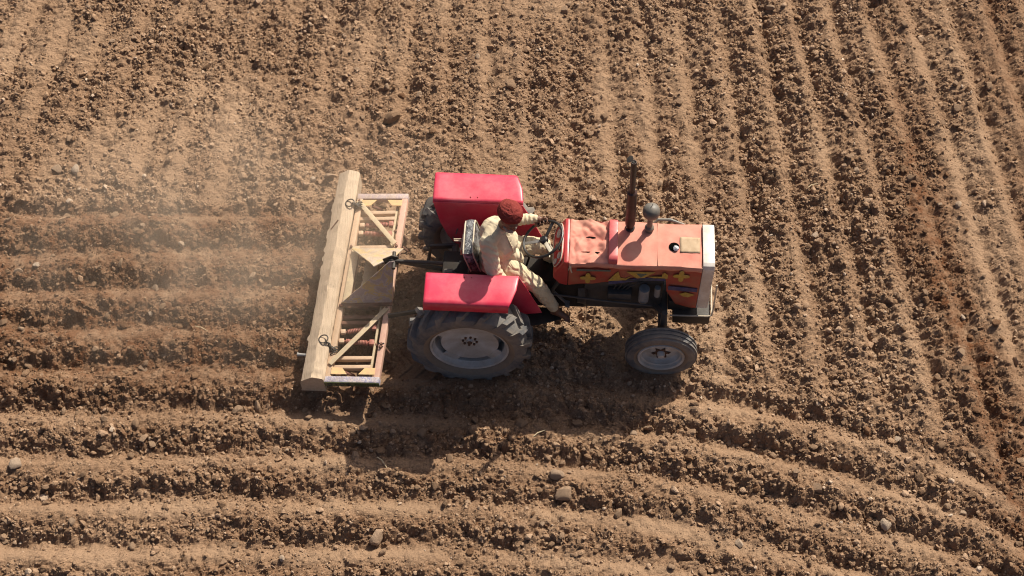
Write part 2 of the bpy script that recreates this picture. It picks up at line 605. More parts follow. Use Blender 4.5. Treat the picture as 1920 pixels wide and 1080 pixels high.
def field(x, y):
    """height and surface masks of the field at world x, y"""
    wob = 0.13 * fbm(x, y, 0.6, 3, 4)
    # edge between old up-and-down furrows (0) and the fresh crossing furrows (1)
    bx = np.array([-200, -6, -2.3, -1.95, -1.45, -1.2, 1.85, 2.9, 4.2, 4.75, 5.2, 200])
    by = np.array([1.05, 1.05, 0.98, 0.95, 0.75, -1.12, -1.14, -1.30, -1.66, -2.1, -3.4, -260])
    edge = np.interp(x, bx, by)
    fresh = 1 - sstep(-0.12, 0.12, y - edge + 0.8 * wob)
    strip = 4.48 + 0.18 * np.maximum(0, 0.5 - y) * (np.abs(y) < 50)
    fresh = fresh * (1 - sstep(-0.15, 0.45, x - strip))
    # old furrows run along y
    slant = np.clip(-x / 4, 0, 1.5) * 0.10
    ua = x - slant * (y - 2) + 0.065 * np.clip(x / 3, 0, 1.4) * (y - 2) + 0.6 * wob
    pa = 2 * math.pi * (ua - 1.5) / 0.472
    amp_a = 0.020 + 0.018 * sstep(0.8, 3.5, x) + 0.030 * fbm(x, y, 0.8, 21, 2)
    ha = amp_a * (np.cos(pa + 1.0) + 0.50 * np.cos(2 * pa + 0.3))
    # fresh furrows run along x and bend at the headland
    vb = y + 0.040 * np.maximum(0, x + 0.8) ** 2 * (x < 60) + 0.10 * np.maximum(0, x - 3.6) ** 2 * (x < 60) + 0.7 * wob
    pb = 2 * math.pi * (vb - 0.34) / 0.49
    amp_b = 0.034 + 0.034 * fbm(x, y, 0.9, 31, 3)
    hb = amp_b * (np.cos(pb + 1.0) + 0.22 * np.sin(2 * pb + 1.2))
    h = ha * (1 - fresh) + hb * fresh
    # rough side of each ridge: the side turned away from the crest's smooth back
    rough_a = 0.5 - 0.5 * np.cos(pa - 0.2)
    rough_b = 0.5 - 0.5 * np.cos(pb - 0.2)
    rough_a = rough_a * (0.45 + 0.45 * sstep(0.8, 3.2, x))
    rough = (0.46 + 0.62 * rough_a) * (1 - fresh) + (0.26 + 0.76 * rough_b) * fresh
    rough = np.clip(rough + (0.72 - 0.20 * fresh) * fbm(x, y, 1.3, 41, 4), 0.12 + 0.16 * (1 - fresh), 1.25)
    lx, ly = to_local(x, y)
    # headland strip on the far right: smoother, wheel-packed
    head = sstep(-0.5, 0.3, x - strip)
    rough = rough * (1 - 0.45 * head)
    # wheels press the soil flat
    press = np.zeros_like(x)
    for (wx, wy, sx, sy) in ((0, -0.66, 0.42, 0.22), (0, 0.66, 0.42, 0.22), (1.91, -0.58, 0.26, 0.16), (1.91, 0.58, 0.26, 0.16)):
        press = np.maximum(press, np.exp(-(((lx - wx) / sx) ** 4 + ((ly - wy) / sy) ** 4)))
    track = np.exp(-((np.abs(ly) - 0.66) / 0.19) ** 6) * sstep(-1.05, -0.85, lx) * (1 - sstep(-0.3, -0.1, lx)) * 0.9
    flat = np.maximum(press, track)
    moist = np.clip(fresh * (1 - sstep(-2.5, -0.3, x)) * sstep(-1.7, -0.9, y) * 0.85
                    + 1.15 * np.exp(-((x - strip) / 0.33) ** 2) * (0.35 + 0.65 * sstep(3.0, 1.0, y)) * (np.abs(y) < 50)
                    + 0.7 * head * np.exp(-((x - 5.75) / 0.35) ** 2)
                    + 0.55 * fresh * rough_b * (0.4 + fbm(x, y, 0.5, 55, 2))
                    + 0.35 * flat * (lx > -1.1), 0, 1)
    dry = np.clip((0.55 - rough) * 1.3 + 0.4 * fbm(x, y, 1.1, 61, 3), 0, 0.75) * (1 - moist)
    return h, rough, moist, dry, flat, track, lx, ly, fresh


STEP = 0.019


def axis(lo, hi, far):
    core = np.arange(lo, hi + 1e-6, STEP)
    grow, s, p = [], STEP, 0.0
    while p < far:
        s *= 1.17
        p += s
        grow.append(p)
    g = np.array(grow)
    return np.concatenate([(lo - g)[::-1], core, hi + g])


xs, ys = axis(-6.5, 6.5, 240), axis(-3.9, 4.7, 240)
GX, GY = np.meshgrid(xs, ys, indexing='ij')
h, rough, moist, dry, flat, track, LX, LY, FR = field(GX, GY)
near_w = np.exp(-np.maximum(0, np.maximum(np.abs(GX) - 7.5, np.abs(GY) - 6)) / 2.5)
det = (lumps(GX, GY, 0.17, 71, 0.40) * 0.42 + lumps(GX, GY, 0.09, 72, 0.55) * 0.62 + lumps(GX, GY, 0.05, 73, 0.75) * 0.75
       + rng.random(GX.shape) ** 2 * 0.014)
hh = h * near_w + 0.05 * fbm(GX, GY, 0.35, 81, 2) * near_w
hh = hh + near_w * (0.15 + rough) * det * (1 - 0.7 * flat) + near_w * 0.012 * fbm(GX, GY, 9, 91, 3) * (0.4 + rough)
# prints of the tyre lugs in the wheel tracks
lug = 0.012 * np.sign(np.sin(2 * math.pi * (LX + 0.9 * np.abs(np.abs(LY) - 0.66)) / 0.17)) * (LX < -0.2)
HZ = hh * (1 - 0.9 * flat) + flat * (0.022 - 0.035 * (track > 0.5) + lug * (track > 0.6))
nx, ny = len(xs), len(ys)
gm = bpy.data.meshes.new('soil_ground')
gm.vertices.add(nx * ny)
gm.vertices.foreach_set('co', np.stack([GX, GY, HZ], -1).astype(np.float32).ravel())
idx = np.arange(nx * ny).reshape(nx, ny)
quads = np.stack([idx[:-1, :-1], idx[1:, :-1], idx[1:, 1:], idx[:-1, 1:]], -1).reshape(-1, 4)
gm.loops.add(quads.size)
gm.loops.foreach_set('vertex_index', quads.ravel().astype(np.int32))
gm.polygons.add(len(quads))
gm.polygons.foreach_set('loop_start', np.arange(0, quads.size, 4, dtype=np.int32))
gm.update(calc_edges=True)
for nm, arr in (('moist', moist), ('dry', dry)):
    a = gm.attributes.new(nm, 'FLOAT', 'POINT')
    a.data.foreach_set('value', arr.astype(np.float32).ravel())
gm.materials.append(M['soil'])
gm.shade_flat()
ground = bpy.data.objects.new('ground', gm)
COL.objects.link(ground)
tag(ground, 'ploughed field of dry brown soil with crossing furrows', None, None, 'structure')


def ground_z(x, y):
    i = np.clip(np.searchsorted(xs, x) - 1, 0, nx - 2)
    j = np.clip(np.searchsorted(ys, y) - 1, 0, ny - 2)
    fx = (x - xs[i]) / (xs[i + 1] - xs[i])
    fy = (y - ys[j]) / (ys[j + 1] - ys[j])
    return (HZ[i, j] * (1 - fx) + HZ[i + 1, j] * fx) * (1 - fy) + (HZ[i, j + 1] * (1 - fx) + HZ[i + 1, j + 1] * fx) * fy


# ------------------------------------------------------------------ clods
def rock(subdiv, seed, cuts=7, jag=0.10):
    r = random.Random(seed)
    bm = bmesh.new()
    bmesh.ops.create_icosphere(bm, subdivisions=subdiv, radius=1)
    sq = Vector((1, r.uniform(0.65, 1.0), r.uniform(0.5, 0.85)))
    for v in bm.verts:
        v.co *= 1 + r.uniform(-jag, jag)
    for _ in range(cuts):
        n = Vector((r.gauss(0, 1), r.gauss(0, 1), r.gauss(0, 1))).normalized()
        d = r.uniform(0.42, 0.82)
        for v in bm.verts:
            q = v.co.dot(n)
            if q > d:
                v.co -= n * (q - d) * 0.9
    for v in bm.verts:
        v.co = Vector((v.co.x * sq.x, v.co.y * sq.y, v.co.z * sq.z))
    bm.verts.index_update()
    V = np.array([v.co[:] for v in bm.verts], np.float32)
    F = np.array([[v.index for v in f.verts] for f in bm.faces], np.int32)
    bm.free()
    return V, F


def scatter_mesh(name, subdiv, pos, rad, tint, nvar=14, seed=0, smooth=False):
    n = len(pos)
    var = rng.integers(0, nvar, n)
    allV, allF, allT, base = [], [], [], 0
    for k in range(nvar):
        V, F = rock(subdiv, seed + k, 9, 0.2 if subdiv == 1 else 0.14)
        s = np.where(var == k)[0]
        m = len(s)
        if not m:
            continue
        a = rng.random(m) * 2 * math.pi
        t = rng.normal(0, 0.5, m)
        ca, sa, ct, st = np.cos(a), np.sin(a), np.cos(t), np.sin(t)
        Rm = np.zeros((m, 3, 3), np.float32)
        Rm[:, 0, 0], Rm[:, 0, 1], Rm[:, 0, 2] = ca, -sa * ct, sa * st
        Rm[:, 1, 0], Rm[:, 1, 1], Rm[:, 1, 2] = sa, ca * ct, -ca * st
        Rm[:, 2, 1], Rm[:, 2, 2] = st, ct
        P = np.einsum('mij,vj->mvi', Rm, V) * rad[s][:, None, None] + pos[s][:, None, :]
        allV.append(P.reshape(-1, 3))
        allF.append((F[None] + (np.arange(m) * len(V))[:, None, None] + base).reshape(-1, 3))
        allT.append(np.repeat(tint[s], len(V)))
        base += m * len(V)
    V, F, T = np.concatenate(allV), np.concatenate(allF), np.concatenate(allT)
    me = bpy.data.meshes.new(name)
    me.vertices.add(len(V))
    me.vertices.foreach_set('co', V.astype(np.float32).ravel())
    me.loops.add(F.size)
    me.loops.foreach_set('vertex_index', F.ravel().astype(np.int32))
    me.polygons.add(len(F))
    me.polygons.foreach_set('loop_start', np.arange(0, F.size, 3, dtype=np.int32))
    me.update(calc_edges=True)
    at = me.attributes.new('tint', 'FLOAT', 'POINT')
    at.data.foreach_set('value', T.astype(np.float32))
    me.materials.append(M['clod'])
    if smooth:
        me.shade_smooth()
    else:
        me.shade_flat()
    o = bpy.data.objects.new(name, me)
    COL.objects.link(o)
    return o


def pick(n, over=4):
    """random ground points, thicker where the soil is rough and clear of the wheels"""
    x = rng.uniform(-6.4, 6.4, n * over)
    y = rng.uniform(-3.8, 4.6, n * over)
    _, rg, mo, dr, fl, trk, lx, ly, fr = field(x, y)
    w = np.clip(rg, 0, 1.1) ** 1.35 * (1 - 0.8 * np.clip(fl, 0, 1)) * (0.45 + 1.1 * np.clip(fbm(x, y, 1.7, 101, 3) + 0.5, 0, 1))
    keep = rng.random(len(x)) < w
    # nothing under the implement or inside wheels
    x, y = x[keep][:n], y[keep][:n]
    return x, y


cx, cy = pick(70000)
cr = 0.0090 + 0.0050 * rng.pareto(2.3, len(cx))
cr = np.clip(cr, 0, 0.03)
cz = ground_z(cx, cy) + cr * 0.40
small = scatter_mesh('small_soil_clods', 1, np.stack([cx, cy, cz], -1), cr, np.clip(rng.normal(0.36, 0.17, len(cx)) + 0.25 * (rng.random(len(cx)) < 0.06) - 0.34 * field(cx, cy)[2], 0, 1), 16, 100)
tag(small, 'countless small crumbs of broken soil over the field', None, None, 'stuff')
cx, cy = pick(7500)
cr = np.clip(0.020 + 0.010 * rng.pareto(2.6, len(cx)), 0, 0.052)
cz = ground_z(cx, cy) + cr * 0.35
mid = scatter_mesh('soil_clods', 2, np.stack([cx, cy, cz], -1), cr, np.clip(rng.normal(0.36, 0.16, len(cx)) + 0.25 * (rng.random(len(cx)) < 0.06) - 0.34 * field(cx, cy)[2], 0, 1), 14, 300)
tag(mid, 'fist sized soil clods scattered over the field', None, None, 'stuff')

# the clods that can be picked out one by one: world x, y, radius, paleness, label
SPECIAL = [
    (0.52, -2.43, 0.098, 0.62, 'largest pale clod in front of the tractor, below the tyre shadow'),
    (0.44, -2.22, 0.080, 0.55, 'pale angular clod right above the largest pale clod'),
    (-1.29, -2.87, 0.085, 0.75, 'big whitish clod alone on the smooth ridge below the fender shadow'),
    (-0.36, -1.61, 0.072, 0.30, 'brown oval clod in the middle of the tractor shadow'),
    (0.11, -1.64, 0.072, 0.32, 'jagged brown clod lying in the shade below the rear tyre'),
    (0.64, -1.63, 0.072, 0.34, 'round brown clod in the shade between both near tyres'),
    (1.20, -1.75, 0.050, 0.60, 'pale clod at the edge of the shade below the front tyre'),
    (-0.62, -2.03, 0.060, 0.22, 'dark brown clod at the lower corner of the tractor shadow'),
    (-0.89, -1.79, 0.058, 0.30, 'dull clod inside the shadow below the rear tyre, left side'),
    (-0.01, 2.76, 0.085, 0.30, 'large knobbly clod on the unworked ground far above the driver'),
    (-1.36, 2.25, 0.10, 0.45, 'large broken clod with a dark hollow above the implement'),
    (0.86, 2.06, 0.062, 0.30, 'brown clod casting a long shadow above the steering wheel'),
    (5.05, 2.41, 0.075, 0.45, 'smooth flat stone like clod at the far right of the field'),
    (5.47, 2.72, 0.055, 0.45, 'rounded clod beside the smooth flat clod at the far right'),
    (-4.84, 1.52, 0.070, 0.92, 'whitish round clod at the far left in the drifting dust'),
    (-5.03, 1.54, 0.078, 0.80, 'long pale clod lying left of the whitish round clod'),
    (-3.54, 0.55, 0.062, 0.65, 'pale wedge shaped clod on the freshly worked ridge behind the beam'),
    (-2.75, 0.12, 0.052, 1.0, 'small whitest clod near the wooden beam on fresh soil'),
    (-2.01, 1.43, 0.075, 0.60, 'pale crumbly clod beside the far end of the wooden beam'),
    (-0.95, 1.61, 0.065, 0.35, 'brown clod behind the far red fender'),
    (3.61, -2.73, 0.068, 0.85, 'flat pale slab clod at the lower right bend of the furrows'),
    (2.98, -2.36, 0.075, 0.40, 'greyish clod half buried in the lower right furrow'),
    (4.59, -0.85, 0.065, 0.35, 'rounded clod at the right beside the orange damp strip'),
    (3.26, 0.64, 0.058, 0.55, 'clod casting a broad dark shadow right of the tractor nose'),
    (-4.86, -2.12, 0.080, 0.60, 'flat long clod at the left edge of the field'),
    (-2.75, -1.48, 0.066, 0.45, 'egg shaped pale clod left of the near beam end'),
    (-2.57, -1.43, 0.080, 0.20, 'dark lumpy clod left of the beam shadow'),
    (-3.65, -1.81, 0.062, 0.45, 'tallest clod of the clustered pile at lower left'),
]
pal = [rock(3, 900 + k, cuts=9, jag=0.075) for k in range(10)]
pal_me = []
for k, (V, F) in enumerate(pal):
    me = bpy.data.meshes.new('dirt_clod')
    me.from_pydata(V.tolist(), [], F.tolist())
    at = me.attributes.new('tint', 'FLOAT', 'POINT')
    at.data.foreach_set('value', np.full(len(V), 0.34, np.float32))
    me.materials.append(M['clod'])
    me.shade_smooth()
    me.set_sharp_from_angle(angle=R(28))
    pal_me.append(me)
pale_me = []
for me in pal_me[:6]:
    m2 = me.copy()
    m2.attributes['tint'].data.foreach_set('value', np.full(len(m2.vertices), 0.70, np.float32))
    pale_me.append(m2)


def put_clod(x, y, r, pale, label, group):
    me = (random.choice(pale_me) if pale > 0.5 else random.choice(pal_me))
    o = bpy.data.objects.new('dirt_clod', me)
    COL.objects.link(o)
    o.location = (x, y, float(ground_z(np.array([x]), np.array([y]))[0]) + r * 0.35)
    o.rotation_euler = (random.uniform(-0.4, 0.4), random.uniform(-0.4, 0.4), random.uniform(0, 6.28))
    o.scale = (r * random.uniform(0.9, 1.15), r * random.uniform(0.85, 1.1), r * random.uniform(0.85, 1.05))
    tag(o, label, 'dirt clod', group)


for (x, y, r, pale, lab) in SPECIAL:
    put_clod(x, y, r, pale, lab, 'large dirt clods on the field')
WORLD_CLODS = [(-4.5, -1.49, 0.036), (-4.36, -1.51, 0.027), (-4.1, -1.57, 0.041), (-3.75, -1.66, 0.05), (-4.05, -1.91, 0.049), (-3.76, -2.0, 0.04), (-2.04, -1.57, 0.045), (-1.8, -1.66, 0.045), (-2.03, -2.01, 0.031), (-2.23, -1.92, 0.022), (-4.19, -2.22, 0.036), (-4.51, -2.52, 0.035), (-3.37, -2.54, 0.031), (-3.69, -2.45, 0.035), (-4.86, -2.88, 0.039), (-3.63, -2.94, 0.043), (-2.34, -2.95, 0.035), (-2.69, -3.17, 0.026), (-2.18, -3.1, 0.039), (-3.44, -2.87, 0.03), (-1.19, -1.88, 0.027), (-1.18, -1.75, 0.041), (-0.42, -2.5, 0.044), (-0.35, -2.33, 0.044), (0.29, -2.73, 0.039), (0.47, -2.87, 0.043), (1.03, -2.6, 0.053), (0.86, -1.97, 0.04), (0.42, -2.04, 0.04), (0.5, -2.07, 0.036), (-1.59, -1.76, 0.045), (0.37, -2.94, 0.039), (1.51, -3.16, 0.043), (1.76, -1.36, 0.037), (1.85, -1.37, 0.037), (1.79, -1.72, 0.05), (2.16, -1.83, 0.041), (3.51, -2.72, 0.035), (3.61, -2.25, 0.036), (4.22, -2.54, 0.04), (4.13, -2.45, 0.031), (2.17, -2.92, 0.048), (2.83, -3.13, 0.043), (3.34, -1.44, 0.037), (4.78, -2.45, 0.031), (5.06, 2.12, 0.041), (3.81, 1.51, 0.04), (3.66, 3.34, 0.048), (3.59, 2.69, 0.047), (3.68, 2.12, 0.046), (4.6, 3.62, 0.053), (2.42, 2.11, 0.046), (4.02, 2.42, 0.036), (-0.25, 2.88, 0.058), (1.04, 2.28, 0.057), (1.28, 2.33, 0.057), (-0.27, 2.32, 0.046), (0.63, 3.92, 0.065), (-1.43, 3.09, 0.042), (-1.17, 3.4, 0.042), (-1.23, 4.0, 0.059), (-0.37, 3.75, 0.043), (4.81, -0.53, 0.038), (4.64, -0.08, 0.033), (2.36, 0.42, 0.049), (4.32, -0.83, 0.037), (3.71, -0.5, 0.038), (3.06, -0.36, 0.024), (-4.22, -0.36, 0.043), (-5.08, 0.04, 0.048), (-5.08, -0.54, 0.038), (-2.58, -0.52, 0.038), (-5.28, -0.47, 0.052), (-3.77, -0.01, 0.053), (-3.98, 0.75, 0.039), (-4.9, 0.39, 0.029), (-4.48, 0.36, 0.039), (-4.81, 1.06, 0.04), (-4.96, 1.97, 0.061), (-4.75, 2.42, 0.046), (-4.33, 1.35, 0.045), (-3.67, 2.35, 0.046), (-4.44, 3.5, 0.043), (-4.48, 2.84, 0.047), (0.82, -1.85, 0.041), (-1.31, -2.26, 0.036), (1.26, -2.09, 0.036)]
px_, py_ = pick(400)
extra = [(float(a), float(b), 0.036 + 0.016 * random.random()) for a, b in zip(px_, py_) if abs(a) < 5.9 and -3.2 < b < 4.1]
cnt = 0
for (x, y, r) in list(WORLD_CLODS) + extra:
    if cnt >= 300 - len(SPECIAL):
        break
    lx, ly = to_local(x, y)
    if -2.1 < lx < 2.4 and abs(ly) < 1.25:
        continue
    put_clod(x, y, r, random.random() * 0.62, 'medium dusty brown clod of dry soil, one of many loose ones on the furrows', 'medium dirt clods on the field')
    cnt += 1

# dry straws lying on the soil
for (x, y, a, L, lab) in ((0.27, -1.76, 0.6, 0.14, 'pale dry straw lying at the edge of the tractor shadow'),
                          (-1.27, -2.10, -0.8, 0.16, 'thin reddish twig lying on soil below the fender shadow'),
                          (3.30, 1.30, 0.5, 0.12, 'short pale straw on the furrow right of the exhaust pipe'),
                          (-3.2, -0.55, -0.4, 0.18, 'bent pale straw on the dusty worked soil at left')):
    z = float(ground_z(np.array([x]), np.array([y]))[0]) + 0.03
    mb = MB()
    d = Vector((math.cos(a), math.sin(a), 0.08))
    s = Vector((-math.sin(a), math.cos(a), 0))
    mb.tube([d * -L / 2, d * -L * 0.1 + s * 0.01, d * L / 2 - s * 0.012], [0.005, 0.006, 0.004], 6)
    o = mb.build('straw', M['twig'])
    o.location = (x, y, z)
    tag(o, lab, 'straw', 'dry straws on the field')

# ------------------------------------------------------------------ spring tine cultivator (frame bolted up from flats)
IMP = Vector((-1.49, -0.20, 0.0))
c_rf, c_rn = Vector((-1.648, 0.993, 0.33)), Vector((-1.871, -1.327, 0.33))     # rear rail far / near
c_ff, c_fn = Vector((-1.104, 0.942, 0.40)), Vector((-1.318, -1.379, 0.40))     # front rail far / near


def F(u, v, w=0.0):
    a = c_rn.lerp(c_rf, v)
    b = c_fn.lerp(c_ff, v)
    p = a.lerp(b, u)
    up = Vector((-0.13, 0, 0.99))
    return p + up * w - IMP


imp = empty('cultivator', IMP)
tag(imp, 'painted spring tine cultivator hitched low behind the red tractor', 'cultivator')
UP = (-0.13, 0, 0.99)
MB().bar(F(0.94, 0.02, -0.035), F(0.94, 0.98, -0.035), 0.062, 0.07, UP, 0.006).build('front_rail', M['pink'], imp)
MB().bar(F(0.055, 0.02, -0.035), F(0.055, 0.98, -0.035), 0.062, 0.07, UP, 0.006).build('rear_rail', M['peach'], imp)
MB().bar(F(0.80, 0.03, -0.06), F(0.80, 0.97, -0.06), 0.022, 0.05, UP, 0.003).build('tine_rail', M['strap'], imp)
MB().bar(F(-0.005, 0.985, -0.035), F(1.0, 0.985, -0.035), 0.066, 0.076, UP, 0.006).build('end_plate', M['mauve'], imp)
e2 = MB().bar(F(-0.005, 0.015, -0.035), F(1.0, 0.015, -0.035), 0.066, 0.076, UP, 0.006).build('end_plate', M['scroll'], imp)
# lettered green outer face of the near end plate
MB().bar(F(-0.003, -0.0005, -0.037), F(0.998, -0.0005, -0.037), 0.006, 0.070, UP).build('lettered_face', M['end_green'], e2)
lt = MB()


def letter(u0, kind):
    """dark painted characters on the end face, 5 cm high"""
    h0, h1 = -0.066, -0.010
    du = 0.075
    q = lambda u, w: F(u, -0.0022, w)
    if kind == 'O':
        pts = [q(u0 + du / 2 + du / 2 * math.cos(t), (h0 + h1) / 2 + (h1 - h0) / 2 * math.sin(t)) for t in np.linspace(0, 2 * math.pi, 15)[:-1]]
        lt.tube(pts, 0.006, 6, closed=True)
    elif kind == 'I':
        lt.tube([q(u0 + du / 2, h0), q(u0 + du / 2, h1)], 0.006, 6)
    elif kind == 'S':
        pts = [q(u0 + du * (0.5 + 0.45 * math.cos(t)), h1 - (h1 - h0) * k / 12) for k, t in enumerate(np.linspace(0.2, 3 * math.pi - 0.2, 13))]
        lt.tube(pts, 0.006, 6)


for k, ch in enumerate('OIOS'):
    letter(0.06 + 0.115 * k, ch)
for k in range(9):
    lt.tube([F(0.56 + 0.045 * k, -0.0022, -0.064), F(0.57 + 0.045 * k, -0.0022, -0.03 + 0.012 * (k % 2))], 0.004, 6)
lt.build('lettering', M['black'], e2)
# yellow corner gussets
for vv, s in ((0.955, -1), (0.045, 1)):
    for ue, t in ((0.10, 1), (0.90, -1)):
        g = 0.035 * s
        MB().slab([F(ue, vv - g * 0.2, 0.003), F(ue + 0.30 * t, vv - g * 0.2, 0.003), F(ue + 0.19 * t, vv + g * 0.75, 0.003), F(ue, vv + g * 0.75, 0.003)], 0.010, 0.002).build('corner_gusset', M['yellow_paint'], imp)
# diagonal braces lying on top
MB().bar(F(0.03, 0.955, 0.016), F(0.90, 0.715, 0.016), 0.050, 0.012, UP, 0.003).build('diagonal_brace', M['strap'], imp)
MB().bar(F(0.95, 0.375, 0.016), F(0.06, 0.085, 0.016), 0.052, 0.012, UP, 0.003).build('diagonal_brace', M['strap'], imp)
# cross bars holding the tines (pairs of flats on edge)
for v, m in ((0.900, 'peach'), (0.866, 'peach'), (0.708, 'peach'), (0.392, 'rust'), (0.335, 'rust'), (0.307, 'rust'), (0.127, 'peach'), (0.083, 'peach')):
    MB().bar(F(0.11, v, -0.055), F(0.79, v + 0.004, -0.055), 0.040, 0.055, UP, 0.005).build('cross_bar', M[m], imp)
# coil springs
def helix(a, b, r, turns, wire):
    a, b = Vector(a), Vector(b)
    d = (b - a)
    x = d.normalized()
    y = Vector((0, 0, 1)).cross(x).normalized()
    z = x.cross(y)
    n = turns * 12
    pts = [a + d * (i / n) + (y * math.cos(2 * math.pi * i / 12) + z * math.sin(2 * math.pi * i / 12)) * r for i in range(n + 1)]
    return MB().tube(pts, wire, 6)


for v0, v1 in ((0.832, 0.838), (0.788, 0.784), (0.262, 0.285), (0.215, 0.208)):
    s = helix(F(0.26, v0, -0.045), F(0.66, v1, -0.045), 0.021, 14, 0.0075).build('coil_spring', M['spring'], imp)
    MB().tube([F(0.12, v0, -0.05), F(0.26, v0, -0.045), F(0.66, v1, -0.045), F(0.80, v1, -0.05)], [0.013, 0.012, 0.012, 0.016], 8).build('spring_rod', M['spring'], s)
    MB().box(F(0.17, v0, -0.045), (0.05, 0.05, 0.045), None, 0.008).build('spring_clamp', M['peach'], s)
    MB().box(F(0.735, v1, -0.04), (0.05, 0.06, 0.05), None, 0.01).build('spring_clamp', M['spring'], s)
# tines reaching into the soil
for i, v in enumerate((0.06, 0.20, 0.35, 0.50, 0.65, 0.80, 0.94)):
    u = 0.80 if i % 2 else 0.30
    pts = [F(u, v, -0.04), F(u + 0.16, v, -0.10), F(u + 0.20, v, -0.20), F(u + 0.06, v, -0.32), F(u + 0.16, v, -0.42)]
    MB().tube(pts, [0.016, 0.016, 0.016, 0.015, 0.013], 8).build('tine', M['rust'], imp)
# hitch mast: near plate (painted, shaded), far plate leaning to it, stays between
Q = lambda x, y, z: Vector((x, y, z)) - IMP
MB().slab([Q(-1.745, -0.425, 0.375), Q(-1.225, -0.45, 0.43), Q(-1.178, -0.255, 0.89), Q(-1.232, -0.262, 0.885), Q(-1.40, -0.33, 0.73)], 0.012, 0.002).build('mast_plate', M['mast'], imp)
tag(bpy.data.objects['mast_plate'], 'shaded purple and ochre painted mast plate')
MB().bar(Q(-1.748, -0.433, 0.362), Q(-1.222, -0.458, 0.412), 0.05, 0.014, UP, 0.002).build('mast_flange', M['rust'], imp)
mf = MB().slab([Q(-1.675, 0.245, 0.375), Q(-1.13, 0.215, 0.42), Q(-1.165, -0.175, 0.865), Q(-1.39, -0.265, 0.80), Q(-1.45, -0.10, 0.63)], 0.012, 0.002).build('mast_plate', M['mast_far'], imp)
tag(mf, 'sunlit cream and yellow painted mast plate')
MB().bar(F(0.155, 0.70, 0.01), F(0.155, 0.40, 0.01), 0.075, 0.014, UP, 0.002).build('mast_strap', M['strap'], imp)
# saw-edged plate under the mast
ed = [F(0.36, 0.68, -0.02)]
for k in range(12):
    ed.append(F(0.36 + (0.022 if k % 2 else 0.0), 0.665 - 0.02 * k, -0.02))
ed += [F(0.36, 0.42, -0.02), F(0.62, 0.42, -0.02), F(0.62, 0.68, -0.02)]
MB().slab(ed, 0.012).build('saw_edge_plate', M['strap'], imp)
MB().bar(F(0.20, 0.415, -0.02), F(0.20, 0.69, -0.02), 0.03, 0.04, UP).build('under_beam', M['rust'], imp)
MB().cyl(Q(-1.185, -0.33, 0.862), Q(-1.185, -0.13, 0.862), 0.019, 12).build('hitch_pin', M['dark'], imp)
MB().slab([Q(-1.27, -0.235, 0.80), Q(-1.14, -0.235, 0.80), Q(-1.14, -0.215, 0.905), Q(-1.20, -0.215, 0.93), Q(-1.30, -0.22, 0.87)], 0.014, 0.003).build('hitch_lug', M['chain'], imp)
for u, v in ((0.055, 0.70), (0.93, 0.705), (0.055, 0.385), (0.93, 0.375), (0.93, 0.395), (0.94, 0.19), (0.94, 0.175), (0.055, 0.955)):
    MB().lathe([(0, 0.02), (0.013, 0.02), (0.015, 0.0), (0.015, -0.01)], 6, Matrix.Translation(F(u, v, 0.008))).build('frame_bolt', M['rust'], imp)
# paint dashes on the front rail
MB().bar(F(0.89, 0.196, 0.0025), F(0.99, 0.196, 0.0025), 0.012, 0.004, UP).bar(F(0.90, 0.180, 0.0025), F(0.98, 0.180, 0.0025), 0.010, 0.004, UP).build('paint_dash', M['black'], imp)

# ------------------------------------------------------------------ levelling beam dragged behind
a_far, a_near = Vector((-1.760, 1.262, 0.0)), Vector((-1.987, -1.315, 0.0))
beam_e = empty('leveling_beam', (a_far + a_near) / 2)
tag(beam_e, 'long dusty timber beam dragged on chains behind the cultivator', 'wooden beam')
bd = (a_near - a_far).normalized()
bs = Vector((-bd.y, bd.x, 0))          # towards +x
if bs.x < 0:
    bs = -bs
prof = [(-0.118, 0.06), (-0.122, 0.20), (-0.112, 0.248), (-0.006, 0.335), (0.008, 0.339), (0.098, 0.322), (0.118, 0.295), (0.122, 0.08)]
rows = []
nb = 90
for i in range(nb + 1):
    t = i / nb
    c = a_far.lerp(a_near, t) - beam_e.location
    row = []
    for k, (s, z) in enumerate(prof):
        rr = random.Random(k * 977 + i // 2)
        j = 0.004 * rr.uniform(-1, 1) + 0.002 * math.sin(t * 9 + k)
        if k in (2, 3, 4) and rr.random() < 0.12:
            j -= 0.016
        row.append(c + bs * (s + j) + Vector((0, 0, z + j * 0.7 + 0.06)))
    rows.append(row + [row[0]])
mb = MB()
mb.grid(rows)
bmesh.ops.remove_doubles(mb.bm, verts=mb.bm.verts[:], dist=1e-5)
for end in (0, nb):
    cand = [e for e in mb.bm.edges if e.is_boundary]
bmesh.ops.holes_fill(mb.bm, edges=[e for e in mb.bm.edges if e.is_boundary], sides=0)
mb.build('beam', M['wood'], beam_e, 25)


def chain_link(c, d, up, L=0.030, w=0.014, wire=0.0058):
    d, up = Vector(d).normalized(), Vector(up)
    y = up.cross(d).normalized()
    pts = []
    for t in np.linspace(0, 2 * math.pi, 17)[:-1]:
        pts.append(Vector(c) + d * (math.cos(t) * L * 0.9) + y * (math.sin(t) * w * 1.1))
    return pts


